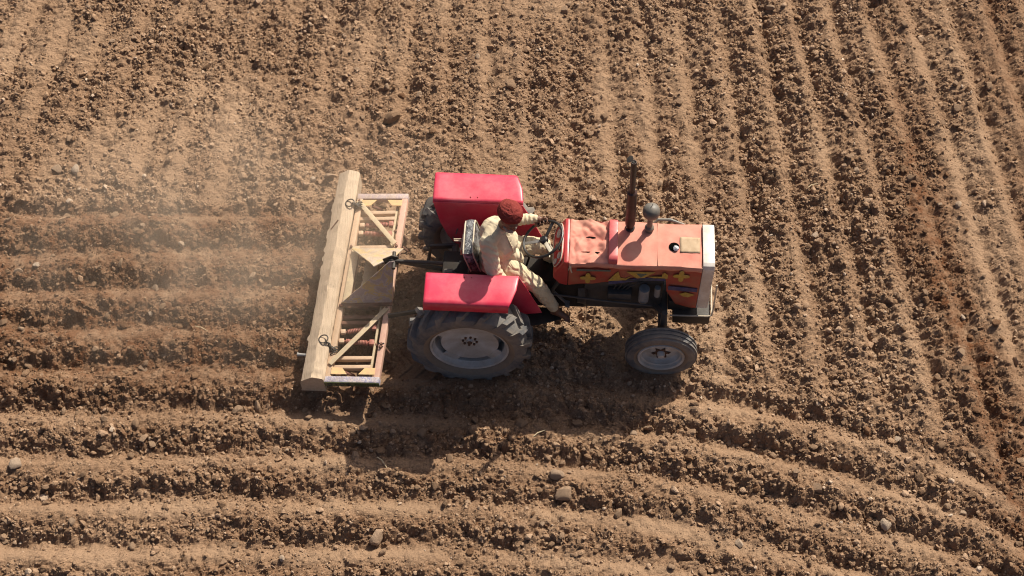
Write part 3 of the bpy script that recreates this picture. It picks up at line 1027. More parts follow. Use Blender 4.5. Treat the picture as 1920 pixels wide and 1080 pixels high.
for ring_c, fr in ((Vector((-1.722, 0.815, 0.408)), F(0.07, 0.925, 0.02) + IMP), (Vector((-1.895, -0.875, 0.408)), F(0.09, 0.155, 0.0) + IMP)):
    ringp = [ring_c + Vector((0.046 * math.cos(t), 0.046 * math.sin(t), 0.012 * math.cos(t))) - beam_e.location for t in np.linspace(0, 2 * math.pi, 25)[:-1]]
    rg = MB().tube(ringp, 0.0068, 8, closed=True).build('beam_ring', M['chain'], beam_e)
    st = ring_c + (fr - ring_c).normalized() * 0.045
    nl = 6
    for i in range(nl):
        t = (i + 0.5) / nl
        c = st.lerp(fr, t) + Vector((0, 0, 0.02 - 0.03 * math.sin(math.pi * t))) - beam_e.location
        side = Vector((0, 0, 1)) if i % 2 else Vector((0.3, 1, 0.4)).normalized()
        lk = MB().tube(chain_link(c, fr - st, side, 0.026, 0.016, 0.006), 0.0062, 6, closed=True).build('chain_link', M['chain'], beam_e)
    # loops of chain round the rail
    for k in range(3):
        cc = fr + Vector((0.0, 0.03 * (k - 1), 0.0)) - beam_e.location
        MB().tube([cc + Vector((0.045 * math.cos(t), 0.012 * math.sin(2 * t), 0.05 * math.sin(t) - 0.03)) for t in np.linspace(0, 2 * math.pi, 19)[:-1]], 0.0065, 6, closed=True).build('chain_loop', M['chain'], beam_e)
pg = Vector((-2.06, -0.985, 0.27)) - beam_e.location
MB().tube([pg, pg + Vector((-0.075, 0.0, 0.012)), pg + Vector((-0.105, 0.003, 0.012))], [0.016, 0.016, 0.022], 10).build('beam_peg', M['steel'], beam_e)
# cracks of old saw cuts on the top
MB().bar(Vector((-1.915, 0.52, 0.335)) - beam_e.location, Vector((-1.835, 0.60, 0.398)) - beam_e.location, 0.010, 0.008).build('saw_cut', M['rust'], beam_e)

# ------------------------------------------------------------------ tractor
tr = empty('tractor', (*TR_ORG, 0.0), TR_YAW)
tag(tr, 'old red farm tractor with wide fenders and salmon cloth over the bonnet', 'tractor')
ROT_WHEEL = Euler((math.pi / 2, 0, 0)).to_matrix().to_4x4()        # local z -> -y (outer side of near wheel)


def wheel(name, loc, side, Ro, Rb, width, rim_prof, lugs, lug_h, bolts, bolt_r, holes=None):
    """side -1: near side (outer face to -y); +1: far side"""
    w = MB()
    w.lathe(rim_prof, 40)
    if holes:
        ri, ro, cnt, half, depth = holes
        for k in range(cnt):
            a0 = 2 * math.pi * k / cnt + 0.25
            # dark recessed windows left between dish and rim, built as raised rim clips between them
            w.box((ro * math.cos(a0), ro * math.sin(a0), depth), (0.078, 0.17, 0.014), Euler((0, 0, a0)), 0.004)
    root = w.build(name, M['rim'], tr, 35)
    root.location = loc
    root.rotation_euler = (math.pi / 2 if side < 0 else -math.pi / 2, 0.35 if side > 0 else 0.9, 0)
    t = MB()
    hw = width / 2
    Rc = Ro - lug_h
    prof = [(Rb - 0.012, -hw * 0.62), (Rb, -hw * 0.80), (Rb + (Rc - Rb) * 0.30, -hw * 0.98), (Rb + (Rc - Rb) * 0.62, -hw * 1.0),
            (Rb + (Rc - Rb) * 0.88, -hw * 0.90), (Rc - 0.006, -hw * 0.70), (Rc, -hw * 0.3), (Rc, hw * 0.3), (Rc - 0.006, hw * 0.70),
            (Rb + (Rc - Rb) * 0.88, hw * 0.90), (Rb + (Rc - Rb) * 0.62, hw * 1.0), (Rb + (Rc - Rb) * 0.30, hw * 0.98), (Rb, hw * 0.80), (Rb - 0.012, hw * 0.62)]
    t.lathe(prof, 72, close=True)
    if lugs:
        for k in range(lugs):
            for s in (-1, 1):
                a0 = 2 * math.pi * (k + (0.5 if s > 0 else 0)) / lugs
                secs = []
                for q in range(7):
                    f = q / 6
                    z = s * hw * (-0.06 + 1.05 * min(f / 0.80, 1.0))
                    ang = a0 + 0.30 * f * (1 if True else 0)
                    rad = Rc if f < 0.65 else Rc - (f - 0.65) / 0.35 * 0.085
                    top = rad + lug_h * (1.0 if f < 0.8 else 0.75)
                    da = 0.027 / Ro * (1.1 - 0.1 * f)
                    if f >= 0.8:
                        z = s * hw * (0.98 + 0.03)
                        ring = [(rad - 0.01, ang - da * 1.3, z * 0.90), (rad - 0.01, ang + da * 1.3, z * 0.90), (top - 0.012, ang + da, z), (top - 0.012, ang - da, z)]
                    else:
                        ring = [(rad - 0.02, ang - da * 1.4, z), (rad - 0.02, ang + da * 1.4, z), (top, ang + da, z), (top, ang - da, z)]
                    secs.append([t.bm.verts.new((r_ * math.cos(a_), r_ * math.sin(a_), z_)) for r_, a_, z_ in ring])
                for A, B in zip(secs, secs[1:]):
                    for j in range(4):
                        t.bm.faces.new((A[j], A[(j + 1) % 4], B[(j + 1) % 4], B[j]))
                t.bm.faces.new(secs[0])
                t.bm.faces.new(list(reversed(secs[-1])))
    else:
        # ribbed front tyre: three grooves
        for zz in (-0.55, 0.0, 0.55):
            t.lathe([(Rc - 0.004, hw * (zz - 0.13)), (Ro, hw * (zz - 0.11)), (Ro, hw * (zz + 0.11)), (Rc - 0.004, hw * (zz + 0.13))], 72)
    to = t.build('tyre', [M['rubber'], M['bead']], root, 40)
    for pl_ in to.data.polygons:
        c_ = pl_.center
        if math.hypot(c_.x, c_.y) < Rb + (Rc - Rb) * 0.42 and abs(c_.z) > hw * 0.5:
            pl_.material_index = 1
    for k in range(bolts[0]):
        a = 2 * math.pi * k / bolts[0]
        MB().lathe([(0, bolts[2] + 0.016), (bolt_r, bolts[2] + 0.016), (bolt_r * 1.1, bolts[2] - 0.01)], 6,
                   Matrix.Translation((bolts[1] * math.cos(a), bolts[1] * math.sin(a), 0))).build('wheel_bolt', M['hub'], root)
    return root


rear_prof = [(0, 0.052), (0.030, 0.052), (0.034, 0.030), (0.085, 0.028), (0.10, 0.018), (0.125, 0.020), (0.20, 0.034), (0.272, 0.058), (0.286, 0.060), (0.290, 0.045),
             (0.291, -0.08), (0.343, -0.08), (0.346, 0.060), (0.362, 0.078), (0.372, 0.118), (0.392, 0.124), (0.398, 0.110), (0.39, -0.11), (0.33, -0.06), (0.10, -0.04), (0, -0.04)]
for loc, sd in (((0, -0.66, 0.585), -1), ((0, 0.66, 0.585), 1)):
    w = wheel('rear_wheel', loc, sd, 0.620, 0.40, 0.33, rear_prof, 17, 0.046, (8, 0.068, 0.03), 0.012, holes=(0.29, 0.316, 4, 0.2, 0.056))
    # hub plate in rust
    MB().lathe([(0, 0.062), (0.022, 0.062), (0.026, 0.056), (0.028, 0.05)], 12).build('hub_cap', M['hub'], w)
front_prof = [(0, 0.066), (0.028, 0.066), (0.036, 0.05), (0.040, 0.012), (0.10, 0.008), (0.115, -0.005), (0.17, -0.015), (0.185, 0.0), (0.192, 0.035), (0.205, 0.045), (0.212, 0.072),
              (0.232, 0.080), (0.238, 0.07), (0.232, -0.06), (0.16, -0.05), (0, -0.05)]
for loc, sd in (((1.91, -0.575, 0.345), -1), ((1.91, 0.575, 0.345), 1)):
    w = wheel('front_wheel', loc, sd, 0.362, 0.24, 0.165, front_prof, 0, 0.010, (6, 0.075, 0.012), 0.011)
    star = []
    for k in range(12):
        a = math.pi * k / 6
        r_ = 0.098 if k % 2 == 0 else 0.055
        star.append((r_ * math.cos(a), r_ * math.sin(a)))
    MB().prism(star, 0.008, 'xy', 0.010).build('hub_star', M['hub'], w)

# fenders
def fender(s):
    """s=-1 near, +1 far; y measured outward from the tractor's middle"""
    yi, yo = 0.425, 0.785
    ztop = 1.40
    prof = [(yi, ztop - 0.045), (yi + 0.004, ztop - 0.018), (yi + 0.016, ztop - 0.004), (yi + 0.036, ztop), ((yi + yo) / 2, ztop + 0.006), (yo - 0.05, ztop), (yo - 0.018, ztop - 0.006), (yo - 0.004, ztop - 0.022), (yo, ztop - 0.05), (yo + 0.006, ztop - 0.115)]
    cols = []
    xs_ = [-0.425, -0.418, -0.40] + list(np.linspace(-0.37, 0.42, 22)) + [0.45, 0.465, 0.472]
    for x in xs_:
        e0 = max(0.0, (-0.405 - x) / 0.02)
        e1 = max(0.0, (x - 0.455) / 0.02)
        row = []
        for k, (y, z) in enumerate(prof):
            fy = (y - yi) / (yo - yi)
            xx = x - 0.085 * max(0.0, fy) ** 2.4 * sstep(-0.1, 0.47, x)
            dz = -0.012 * max(e0, e1) ** 2 + 0.004 * math.sin(x * 7 + y * 9) * math.sin(fy * 3.14) + 0.016 * float(fbm(np.array([x]), np.array([y * s]), 5, 71 + s, 2)[0]) * min(1, 4 * fy, 4 * max(0, 1 - fy))
            row.append(Vector((xx, s * y, z + dz)))
        cols.append(row)
    m = MB()
    m.grid(cols)
    o = m.build('fender', M['fender'], tr, 50)
    md = o.modifiers.new('t', 'SOLIDIFY')
    md.thickness = 0.006
    md.offset = -1
    bake(o)
    # inner side plate, cut back behind the tyre and swept forward to the foot plate
    pl = [(-0.42, ztop - 0.03), (0.470, ztop - 0.03), (0.475, ztop - 0.055), (0.53, 1.21), (0.60, 1.02), (0.675, 0.82), (0.70, 0.74), (0.52, 0.70), (0.30, 0.64), (0.05, 0.55), (-0.12, 0.50), (-0.20, 0.62), (-0.29, 0.80), (-0.36, 1.02), (-0.41, 1.30)]
    p = MB().prism(pl, 0.008, 'xz', s * (yi - 0.003) - 0.004, 0.002).build('fender_plate', M['fender'], o, 30)
    # rivets
    for x in (-0.05, 0.02):
        MB().ellipsoid((x, s * (yi + 0.05), ztop + 0.003), (0.007, 0.007, 0.004), None, 8).build('rivet', M['red'], o)
    return o


fn = fender(-1)
ff = fender(1)
MB().box((-0.20, 0.417, 0.88), (0.012, 0.006, 0.10), Euler((0, 0.2, 0))).build('fender_scratch', M['steel'], ff)
MB().box((-0.23, 0.417, 0.74), (0.010, 0.006, 0.09), Euler((0, -0.3, 0))).build('fender_scratch', M['steel'], ff)

# bonnet: salmon cloth cover over the top, wrinkled toward the driver
def zlow(x):
    return float(np.interp(x, [0.93, 1.18, 1.39, 1.64, 1.80, 1.895, 1.915, 2.02, 2.24], [1.02, 1.05, 1.09, 1.165, 1.18, 1.175, 0.97, 0.735, 0.69]))


BZ = 1.395


def bw(x):
    return 0.253 + 0.006 * math.sin(x * 9)


def top_z(x, y):
    z = BZ + 0.012 * (1 - (y / 0.25) ** 2)
    if x < 1.37:
        k = min(1, (1.37 - x) / 0.08) * min(1, max(0, (x - 0.94) / 0.04))
        X, Y = np.array([x]), np.array([y])
        A_ = float(fbm(X * 1.2 + 0.7 * Y, Y * 0.6 - 0.5 * X, 7, 5, 2)[0])
        B_ = float(fbm(X * 0.9 - 0.6 * Y, Y * 0.8 + 0.3 * X, 11, 9, 2)[0])
        wv = 0.085 * abs(A_) + 0.050 * abs(B_) - 0.02 + 0.025 * max(0, y / 0.25) * math.sin(26 * x + 16 * y)
        hollow = -0.035 * math.exp(-((x - 1.17) / 0.11) ** 4 - ((y + 0.02) / 0.13) ** 4)
        z += k * (wv * 0.75 + hollow)
    else:
        X, Y = np.array([x]), np.array([y])
        z += 0.008 * float(fbm(X, Y, 4, 15, 3)[0]) + (0.004 * math.exp(-((x - 1.80) / 0.008) ** 2))
    return z


def cover(x0, x1, name, stepx):
    cols = []
    n = max(2, int((x1 - x0) / stepx))
    ysamp = np.linspace(-1, 1, 45)
    for x in np.linspace(x0, x1, n + 1):
        b = bw(x)
        row = [Vector((x, -b - 0.012, BZ - 0.055 - 0.006 * math.sin(x * 40))), Vector((x, -b - 0.010, BZ - 0.03)), Vector((x, -b - 0.004, BZ - 0.008))]
        for t in ysamp:
            y = t * b
            row.append(Vector((x, y, top_z(x, y))))
        row += [Vector((x, b + 0.004, BZ - 0.008)), Vector((x, b + 0.010, BZ - 0.03)), Vector((x, b + 0.012, BZ - 0.06))]
        cols.append(row)
    m = MB()
    m.grid(cols)
    o = m.build(name, M['cloth'], tr, 60)
    md = o.modifiers.new('t', 'SOLIDIFY')
    md.thickness = 0.006
    md.offset = -1
    bake(o)
    return o


bon = cover(0.942, 1.372, 'bonnet_cover', 0.011)
cover(1.372, 2.226, 'bonnet_top', 0.016)
# black sheets painting the shade inside slits and a round hole, a white cap, a sewn patch
for y, xa, xb in ((0.055, 1.10, 1.20), (-0.115, 1.06, 1.24)):
    P = [(xa, y), (xa + 0.3 * (xb - xa), y + 0.008), (xb - 0.02, y + 0.010), (xb, y + 0.002), (xb - 0.03, y - 0.006), (xa + 0.3 * (xb - xa), y - 0.004)]
    zz = max(top_z(px, py) for px, py in P)
    mb = MB()
    mb.slab([Vector((px, py, top_z(px, py) + 0.004)) for px, py in P], 0.004)
    mb.build('cover_slit_shade', M['hole_shade'], bon)  # black slab on the cloth, painted shade of the slit
for yy in (-0.075, 0.03):
    pass
bt = bpy.data.objects['bonnet_top']
zc = top_z(1.96, -0.03) + 0.003
MB().lathe([(0.052, 0.002), (0.046, 0.005), (0.0, 0.004)], 24, Matrix.Translation((1.955, -0.03, zc))).build('cap_hole_shade', M['hole_shade'], bt)  # black disc on the closed cloth, painted shade of the hole
cap = MB().lathe([(0, 0.034), (0.016, 0.032), (0.027, 0.022), (0.023, 0.010), (0.027, 0.0)], 9, Matrix.Translation((1.972, -0.048, zc)) @ Matrix.Rotation(0.5, 4, 'X'))
for v in cap.bm.verts:
    v.co += Vector((random.uniform(-1, 1), random.uniform(-1, 1), random.uniform(-1, 1))) * 0.004
cap.build('radiator_cap', M['white_plastic'], bt, 20)
gp = []
for x in np.linspace(2.012, 2.206, 9):
    gp.append([Vector((x, y, top_z(x, y) + 0.006 + 0.004 * math.sin(x * 60) * math.sin(y * 40))) for y in np.linspace(-0.09, 0.092, 9)])
mb = MB()
mb.grid(gp)
o = mb.build('cover_patch', M['patch'], bt, 60)
o.modifiers.new('t', 'SOLIDIFY').thickness = 0.005
bake(o)
# raised seam across the front part
MB().bar((1.800, -0.25, BZ + 0.004), (1.800, 0.25, BZ + 0.004), 0.006, 0.018, (0, 0, 1), 0.002).build('cover_seam', M['cloth'], bt)
# red raised bar between the two covers
brp = [(-0.248, BZ - 0.05), (-0.252, BZ + 0.030), (-0.235, BZ + 0.060), (-0.20, BZ + 0.072), (0.20, BZ + 0.072), (0.235, BZ + 0.060), (0.252, BZ + 0.030), (0.248, BZ - 0.05)]
MB().prism(brp, 0.088, 'yz', 1.322, 0.014).build('bonnet_ridge', M['bar_red'], tr)
# hanging side cloths with sewn decoration
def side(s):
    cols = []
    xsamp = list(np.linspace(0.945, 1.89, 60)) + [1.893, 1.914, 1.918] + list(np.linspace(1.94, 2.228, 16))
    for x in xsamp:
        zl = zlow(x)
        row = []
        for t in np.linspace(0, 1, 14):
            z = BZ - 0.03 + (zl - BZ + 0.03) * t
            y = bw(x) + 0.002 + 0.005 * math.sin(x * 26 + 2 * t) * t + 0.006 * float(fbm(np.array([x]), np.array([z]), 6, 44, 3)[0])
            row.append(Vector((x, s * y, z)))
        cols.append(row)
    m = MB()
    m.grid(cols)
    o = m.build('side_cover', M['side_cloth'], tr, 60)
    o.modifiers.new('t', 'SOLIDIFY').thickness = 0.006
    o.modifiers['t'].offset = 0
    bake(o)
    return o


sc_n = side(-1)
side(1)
YS = -0.274


def deco(pts, mat, name, dy=0.0):
    MB().prism(pts, 0.005, 'xz', YS - dy).build(name, M[mat], sc_n)


def flower(cx, cz, r, a0=0.0):
    pts = []
    for k in range(24):
        a = 2 * math.pi * k / 24
        rr = r * (0.42 + 0.58 * abs(math.cos(2 * (a - a0))) ** 1.6)
        pts.append((cx + rr * math.cos(a), cz + rr * 1.15 * math.sin(a)))
    return pts


def sx(px, py):
    """photo-measured spots on the side cloth, metres"""
    return px, py


deco(flower(1.135, 1.165, 0.078), 'yellow', 'yellow_flower')
deco(flower(2.035, 1.265, 0.082), 'yellow', 'yellow_flower')
deco([(1.33, 1.13), (1.40, 1.265), (1.425, 1.30), (1.45, 1.20), (1.50, 1.185), (1.56, 1.235), (1.50, 1.155), (1.40, 1.145)], 'yellow', 'yellow_arrow')
deco([(1.505, 1.305), (1.78, 1.315), (1.735, 1.275), (1.655, 1.185), (1.625, 1.185)], 'yellow', 'yellow_triangle')
deco([(1.60, 1.285), (1.705, 1.290), (1.645, 1.222)], 'green_cloth', 'inner_triangle', 0.003)
deco([(1.44, 1.165), (1.78, 1.205), (1.78, 1.185), (1.50, 1.142)], 'green_cloth', 'grey_band')
deco([(1.71, 1.235), (1.85, 1.245), (1.85, 1.285), (1.87, 1.315), (1.905, 1.275), (1.905, 1.215), (1.78, 1.210)], 'yellow', 'yellow_hook')
deco([(2.04, 0.955), (2.10, 0.985), (2.19, 0.950), (2.13, 0.900), (2.08, 0.915)], 'yellow', 'yellow_leaf')
# blue trim
bl = [(x, zlow(x) - 0.004) for x in np.linspace(1.34, 1.885, 14)] + [(x, zlow(x) + 0.045) for x in np.linspace(1.885, 1.34, 14)]
deco(bl, 'blue', 'blue_trim')
deco([(1.925, 1.085), (2.21, 1.060), (2.21, 1.000), (1.925, 1.020)], 'blue', 'blue_trim')
deco([(1.02, 1.315), (1.35, 1.320), (1.35, 1.30), (1.02, 1.285)], 'green_cloth', 'grey_band')
# tie cord at the cover's rear corner
MB().tube([(0.96, -0.27, 1.36), (0.965, -0.278, 1.31), (0.975, -0.276, 1.26)], 0.008, 6).tube([(0.955, -0.27, 1.36), (0.945, -0.277, 1.30)], 0.006, 6).build('tie_cord', M['piping'], sc_n)

# grille surround, white metal hoop
hoop = [(-0.262, 0.70), (-0.262, BZ - 0.02), (-0.245, BZ + 0.022), (-0.21, BZ + 0.036), (0.21, BZ + 0.036), (0.245, BZ + 0.022), (0.262, BZ - 0.02), (0.262, 0.70)]
inner = [(0.235, 0.70), (0.235, BZ - 0.03), (0.20, BZ + 0.005), (-0.20, BZ + 0.005), (-0.235, BZ - 0.03), (-0.235, 0.70)]
gr = MB().prism(hoop + inner, 0.112, 'yz', 2.232, 0.004).build('grille_surround', M['chrome'], tr)
MB().box((2.33, 0, 1.05), (0.012, 0.46, 0.66), None, 0.003).build('grille_mesh', M['dark'], gr)
for k in range(9):
    MB().box((2.341, -0.2 + 0.05 * k, 1.05), (0.010, 0.012, 0.62)).build('grille_bar', M['dark'], gr)
MB().bar((2.290, -0.2655, 1.08), (2.290, -0.2655, 1.39), 0.004, 0.004).build('surround_seam', M['dark'], gr)
# bumper strap round the nose and front bolster
bmp = MB().tube([(1.98, -0.285, 0.575), (2.36, -0.285, 0.585), (2.395, -0.28, 0.60), (2.402, -0.27, 0.66), (2.395, -0.262, 1.12)], 0.0085, 8).tube([(2.395, -0.28, 0.60), (2.40, 0.28, 0.60)], 0.0085, 8).tube([(1.98, 0.285, 0.575), (2.36, 0.285, 0.585), (2.402, 0.27, 0.66), (2.395, 0.262, 1.12)], 0.0085, 8).build('bumper_rod', M['piping'], tr)
MB().box((2.20, 0, 0.50), (0.37, 0.56, 0.15), None, 0.012).build('front_bolster', M['dark'], tr)
MB().box((2.08, 0, 0.64), (0.24, 0.42, 0.16), None, 0.01).build('radiator_base', M['dark'], tr)
MB().box((2.10, 0, 0.98), (0.14, 0.40, 0.58), None, 0.01).build('radiator', M['dark'], tr)

# engine and transmission under the bonnet
MB().box((1.50, 0, 0.80), (0.78, 0.34, 0.62), None, 0.02).build('engine_block', M['engine'], tr)
en = MB().box((1.50, 0, 1.16), (0.74, 0.26, 0.18), None, 0.02).build('cylinder_head', M['engine'], tr)
MB().cyl((1.70, -0.235, 0.76), (1.70, -0.235, 0.97), 0.052, 18).build('oil_filter', M['filter'], tr)
MB().cyl((1.83, -0.225, 0.84), (1.83, -0.225, 0.98), 0.030, 14).build('fuel_filter', M['filter'], tr)
MB().box((1.46, -0.215, 0.80), (0.24, 0.10, 0.18), None, 0.02).build('injection_pump', M['engine'], tr)
for k in range(4):
    MB().tube([(1.40 + 0.04 * k, -0.21, 0.90), (1.42 + 0.05 * k, -0.205, 0.96), (1.38 + 0.12 * k, -0.16, 1.02), (1.38 + 0.12 * k, -0.12, 1.14)], 0.0055, 6).build('fuel_pipe', M['engine'], tr)
MB().cyl((1.86, -0.09, 0.95), (1.88, -0.09, 0.95), 0.085, 20).build('fan_pulley', M['dark'], tr)
MB().tube([(1.05, 0, 0.66), (1.12, 0, 0.66), (1.14, 0, 0.66)], [0.20, 0.21, 0.24], 20).build('bell_housing', M['engine'], tr)
MB().prism([(-0.28, 0.42), (1.14, 0.44), (1.14, 0.88), (0.70, 0.90), (0.45, 0.86), (0.20, 0.88), (-0.25, 0.82)], 0.30, 'xz', -0.15, 0.02).build('gearbox', M['grease'], tr)
MB().tube([(0, -0.55, 0.585), (0, -0.30, 0.585), (0, -0.16, 0.585), (0, 0.16, 0.585), (0, 0.30, 0.585), (0, 0.55, 0.585)], [0.09, 0.10, 0.17, 0.17, 0.10, 0.09], 20).build('rear_axle', M['dark'], tr)
# front axle, spindles, steering rods
MB().bar((1.91, -0.40, 0.55), (1.91, 0.40, 0.55), 0.09, 0.085, (0, 0, 1), 0.01).build('front_axle', M['engine'], tr)
for s in (-1, 1):
    MB().tube([(1.91, s * 0.415, 0.82), (1.91, s * 0.415, 0.60), (1.91, s * 0.425, 0.36)], [0.030, 0.036, 0.034], 14).tube([(1.91, s * 0.42, 0.35), (1.91, s * 0.52, 0.345)], [0.038, 0.032], 12).build('spindle', M['engine'], tr)
    MB().bar((1.91, s * 0.415, 0.80), (1.80, s * 0.30, 0.78), 0.05, 0.022, (0, 0, 1), 0.004).build('steering_arm', M['dark'], tr)
MB().tube([(0.78, -0.25, 0.82), (1.30, -0.29, 0.80), (1.82, -0.315, 0.78)], 0.011, 8).build('drag_link', M['engine'], tr)
MB().tube([(0.86, -0.20, 1.00), (0.80, -0.24, 0.90), (0.78, -0.25, 0.82)], [0.022, 0.02, 0.02], 8).build('drop_arm', M['dark'], tr)
# foot plates and pedals
for s in (-1, 1):
    MB().prism([(0.52, s * 0.16), (0.90, s * 0.16), (0.90, s * 0.29), (0.70, s * 0.36), (0.52, s * 0.40)], 0.014, 'xy', 0.415, 0.003).build('foot_plate', M['dark'], tr)
    MB().bar((0.80, s * 0.20, 0.80), (0.94, s * 0.22, 0.62), 0.02, 0.02).box((0.95, s * 0.225, 0.61), (0.05, 0.08, 0.012), Euler((0, 0.5, 0)), 0.003).build('pedal', M['steel'], tr)
    MB().bar((0.55, s * 0.30, 0.44), (0.62, s * 0.31, 0.86), 0.03, 0.012).build('plate_bracket', M['dark'], tr)
MB().tube([(0.52, 0.03, 0.86), (0.55, 0.05, 1.00), (0.53, 0.055, 1.10)], [0.012, 0.011, 0.010], 8).ellipsoid((0.53, 0.055, 1.12), (0.022, 0.022, 0.022), None, 12).build('gear_lever', M['black'], tr)
MB().tube([(0.46, -0.05, 0.86), (0.50, -0.07, 0.98), (0.49, -0.075, 1.05)], [0.011, 0.010, 0.009], 8).ellipsoid((0.49, -0.075, 1.065), (0.018, 0.018, 0.018), None, 12).build('range_lever', M['black'], tr)

# dash cowl with gauges
MB().prism([(0.944, 1.412), (0.895, 1.412), (0.800, 1.215), (0.795, 1.13), (0.86, 1.03), (0.944, 1.00)], 0.53, 'xz', -0.265, 0.024).build('dash_cowl', M['red'], tr, 40)
# sloping instrument panel behind the steering wheel
pn = Matrix.Translation((0.843, 0, 1.313)) @ Matrix.Rotation(R(-64), 4, 'Y')
outl = []
for k in range(28):
    a = 2 * math.pi * k / 28
    ca, sa = math.cos(a), math.sin(a)
    outl.append((0.100 * math.copysign(abs(ca) ** 0.6, ca), 0.232 * math.copysign(abs(sa) ** 0.6, sa)))
pm = MB().prism(outl, 0.014, 'xy', -0.006, 0.003)
bmesh.ops.transform(pm.bm, matrix=pn, verts=pm.bm.verts[:])
panel = pm.build('instrument_panel', M['red'], tr)
tm = MB().tube([pn @ Vector((x * 1.0, y * 1.0, 0.012)) for x, y in outl], 0.006, 6, closed=True)
tm.build('panel_trim', M['piping'], panel)
for (x, y, r_, mt) in ((0.03, -0.140, 0.032, 'dial'), (-0.048, -0.165, 0.030, 'dial'), (0.015, 0.130, 0.045, 'dial'), (-0.03, 0.0, 0.03, 'black'), (0.035, -0.06, 0.022, 'black')):
    g_ = MB().lathe([(0, 0.016), (r_ * 0.85, 0.016), (r_, 0.018), (r_ * 1.05, 0.008)], 20, pn @ Matrix.Translation((x, y, 0)))
    g_.build('gauge', M[mt], panel)
yb = MB().box((0.03, -0.005, 0.013), (0.10, 0.022, 0.006))
bmesh.ops.transform(yb.bm, matrix=pn, verts=yb.bm.verts[:])
yb.build('yellow_sticker', M['yellow'], panel)
# steering wheel
TL = R(26)
SW = Matrix.Translation((0.684, 0.0, 1.41)) @ Matrix.Rotation(-TL, 4, 'Y')
ring = [SW @ Vector((0.208 * math.cos(t), 0.208 * math.sin(t), 0)) for t in np.linspace(0, 2 * math.pi, 49)[:-1]]
sw = MB().tube(ring, 0.0135, 10, closed=True).build('steering_wheel', M['black'], tr)
for a, mt in ((math.pi, 'steel'), (R(62), 'black'), (R(-62), 'spoke')):
    MB().bar(SW @ Vector((0.03 * math.cos(a), 0.03 * math.sin(a), -0.022)), SW @ Vector((0.20 * math.cos(a), 0.20 * math.sin(a), -0.006)), 0.034, 0.010, SW.to_3x3() @ Vector((0, 0, 1)), 0.003).build('spoke', M[mt], sw)
MB().lathe([(0, 0.012), (0.030, 0.010), (0.042, -0.004), (0.040, -0.04), (0.025, -0.06)], 20, SW).build('wheel_hub', M['black'], sw)
MB().tube([SW @ Vector((0, 0, -0.05)), SW @ Vector((0, 0, -0.36))], 0.022, 12).build('steering_column', M['spoke'], tr)
MB().tube([SW @ Vector((0.02, -0.04, -0.12)), SW @ Vector((0.03, -0.16, -0.10))], 0.006, 6).build('throttle_lever', M['spoke'], tr)

# exhaust and air pre-cleaner standing on the bonnet
ex = MB().lathe([(0.020, 0.0), (0.030, 0.004), (0.030, 0.05), (0.047, 0.075), (0.049, 0.10), (0.049, 0.56), (0.046, 0.59), (0.030, 0.605), (0.027, 0.62), (0.026, 1.06), (0.020, 1.06), (0.020, 0.9)], 20, Matrix.Translation((1.525, 0.175, BZ + 0.005)) @ Matrix.Rotation(R(-1.5), 4, 'Y'))
ex.build('exhaust_muffler', M['muffler'], tr)
exo = bpy.data.objects['exhaust_muffler']
MB().lathe([(0.0275, 0.64), (0.0285, 0.66), (0.0285, 1.03), (0.027, 1.05)], 20, Matrix.Translation((1.525, 0.175, BZ + 0.005)) @ Matrix.Rotation(R(-1.5), 4, 'Y')).build('exhaust_pipe', M['black'], exo)
MB().lathe([(0, 0.0), (0.035, 0.0), (0.038, 0.006), (0, 0.010)], 16, Matrix.Translation((1.462, 0.195, BZ + 1.075)) @ Matrix.Rotation(R(-35), 4, 'Y')).bar((1.478, 0.185, BZ + 1.05), (1.515, 0.180, BZ + 1.05), 0.01, 0.012).build('rain_flap', M['dark'], exo)
MB().lathe([(0.046, 0.0), (0.048, 0.012), (0.036, 0.02)], 20, Matrix.Translation((1.525, 0.175, BZ + 0.008))).build('exhaust_collar', M['black'], exo)
pc = MB().lathe([(0.040, 0.0), (0.047, 0.03), (0.045, 0.055), (0.028, 0.075), (0.025, 0.20), (0.038, 0.225), (0.066, 0.25), (0.082, 0.285), (0.084, 0.32), (0.078, 0.35), (0.055, 0.375), (0.02, 0.388), (0, 0.39)], 28, Matrix.Translation((1.712, 0.165, BZ + 0.004)))
pco = pc.build('air_precleaner', M['cleaner'], tr)
MB().tube([(1.70, 0.15, BZ + 0.391), (1.712, 0.170, BZ + 0.394), (1.722, 0.20, BZ + 0.388)], 0.004, 6).build('cleaner_slot', M['black'], pco)
MB().tube([(1.76, 0.27, 1.36), (1.80, 0.30, 1.39), (1.92, 0.305, 1.39), (2.06, 0.285, 1.34)], 0.016, 8).build('side_hose', M['cleaner'], tr)

# seat with clear film still on
seat = MB().box((0.16, -0.03, 1.11), (0.40, 0.44, 0.10), None, 0.035).build('seat', M['vinyl'], tr)
bk = MB()
bk.box((0, 0, 0), (0.10, 0.42, 0.34), None, 0.035)
bmesh.ops.transform(bk.bm, matrix=Matrix.Translation((0.005, -0.03, 1.285)) @ Matrix.Rotation(R(-14), 4, 'Y'), verts=bk.bm.verts[:])
bko = bk.build('seat_back', M['film'], seat)
MS = Matrix.Translation((0.005, -0.03, 1.285)) @ Matrix.Rotation(R(-14), 4, 'Y')
for xx in (-0.045, 0.048):
    pts = []
    for (y, z) in ((-0.205, -0.15), (-0.208, 0.10), (-0.19, 0.155), (-0.14, 0.170), (0.14, 0.170), (0.19, 0.155), (0.208, 0.10), (0.205, -0.15)):
        pts.append(MS @ Vector((xx, y, z)))
    MB().tube(pts, 0.008, 8).build('seat_piping', M['piping'], seat)
MB().bar((-0.115, -0.06, 1.20), (-0.10, 0.12, 1.22), 0.016, 0.10, (0, 0, 1), 0.003).build('seat_bracket', M['peach'], seat)
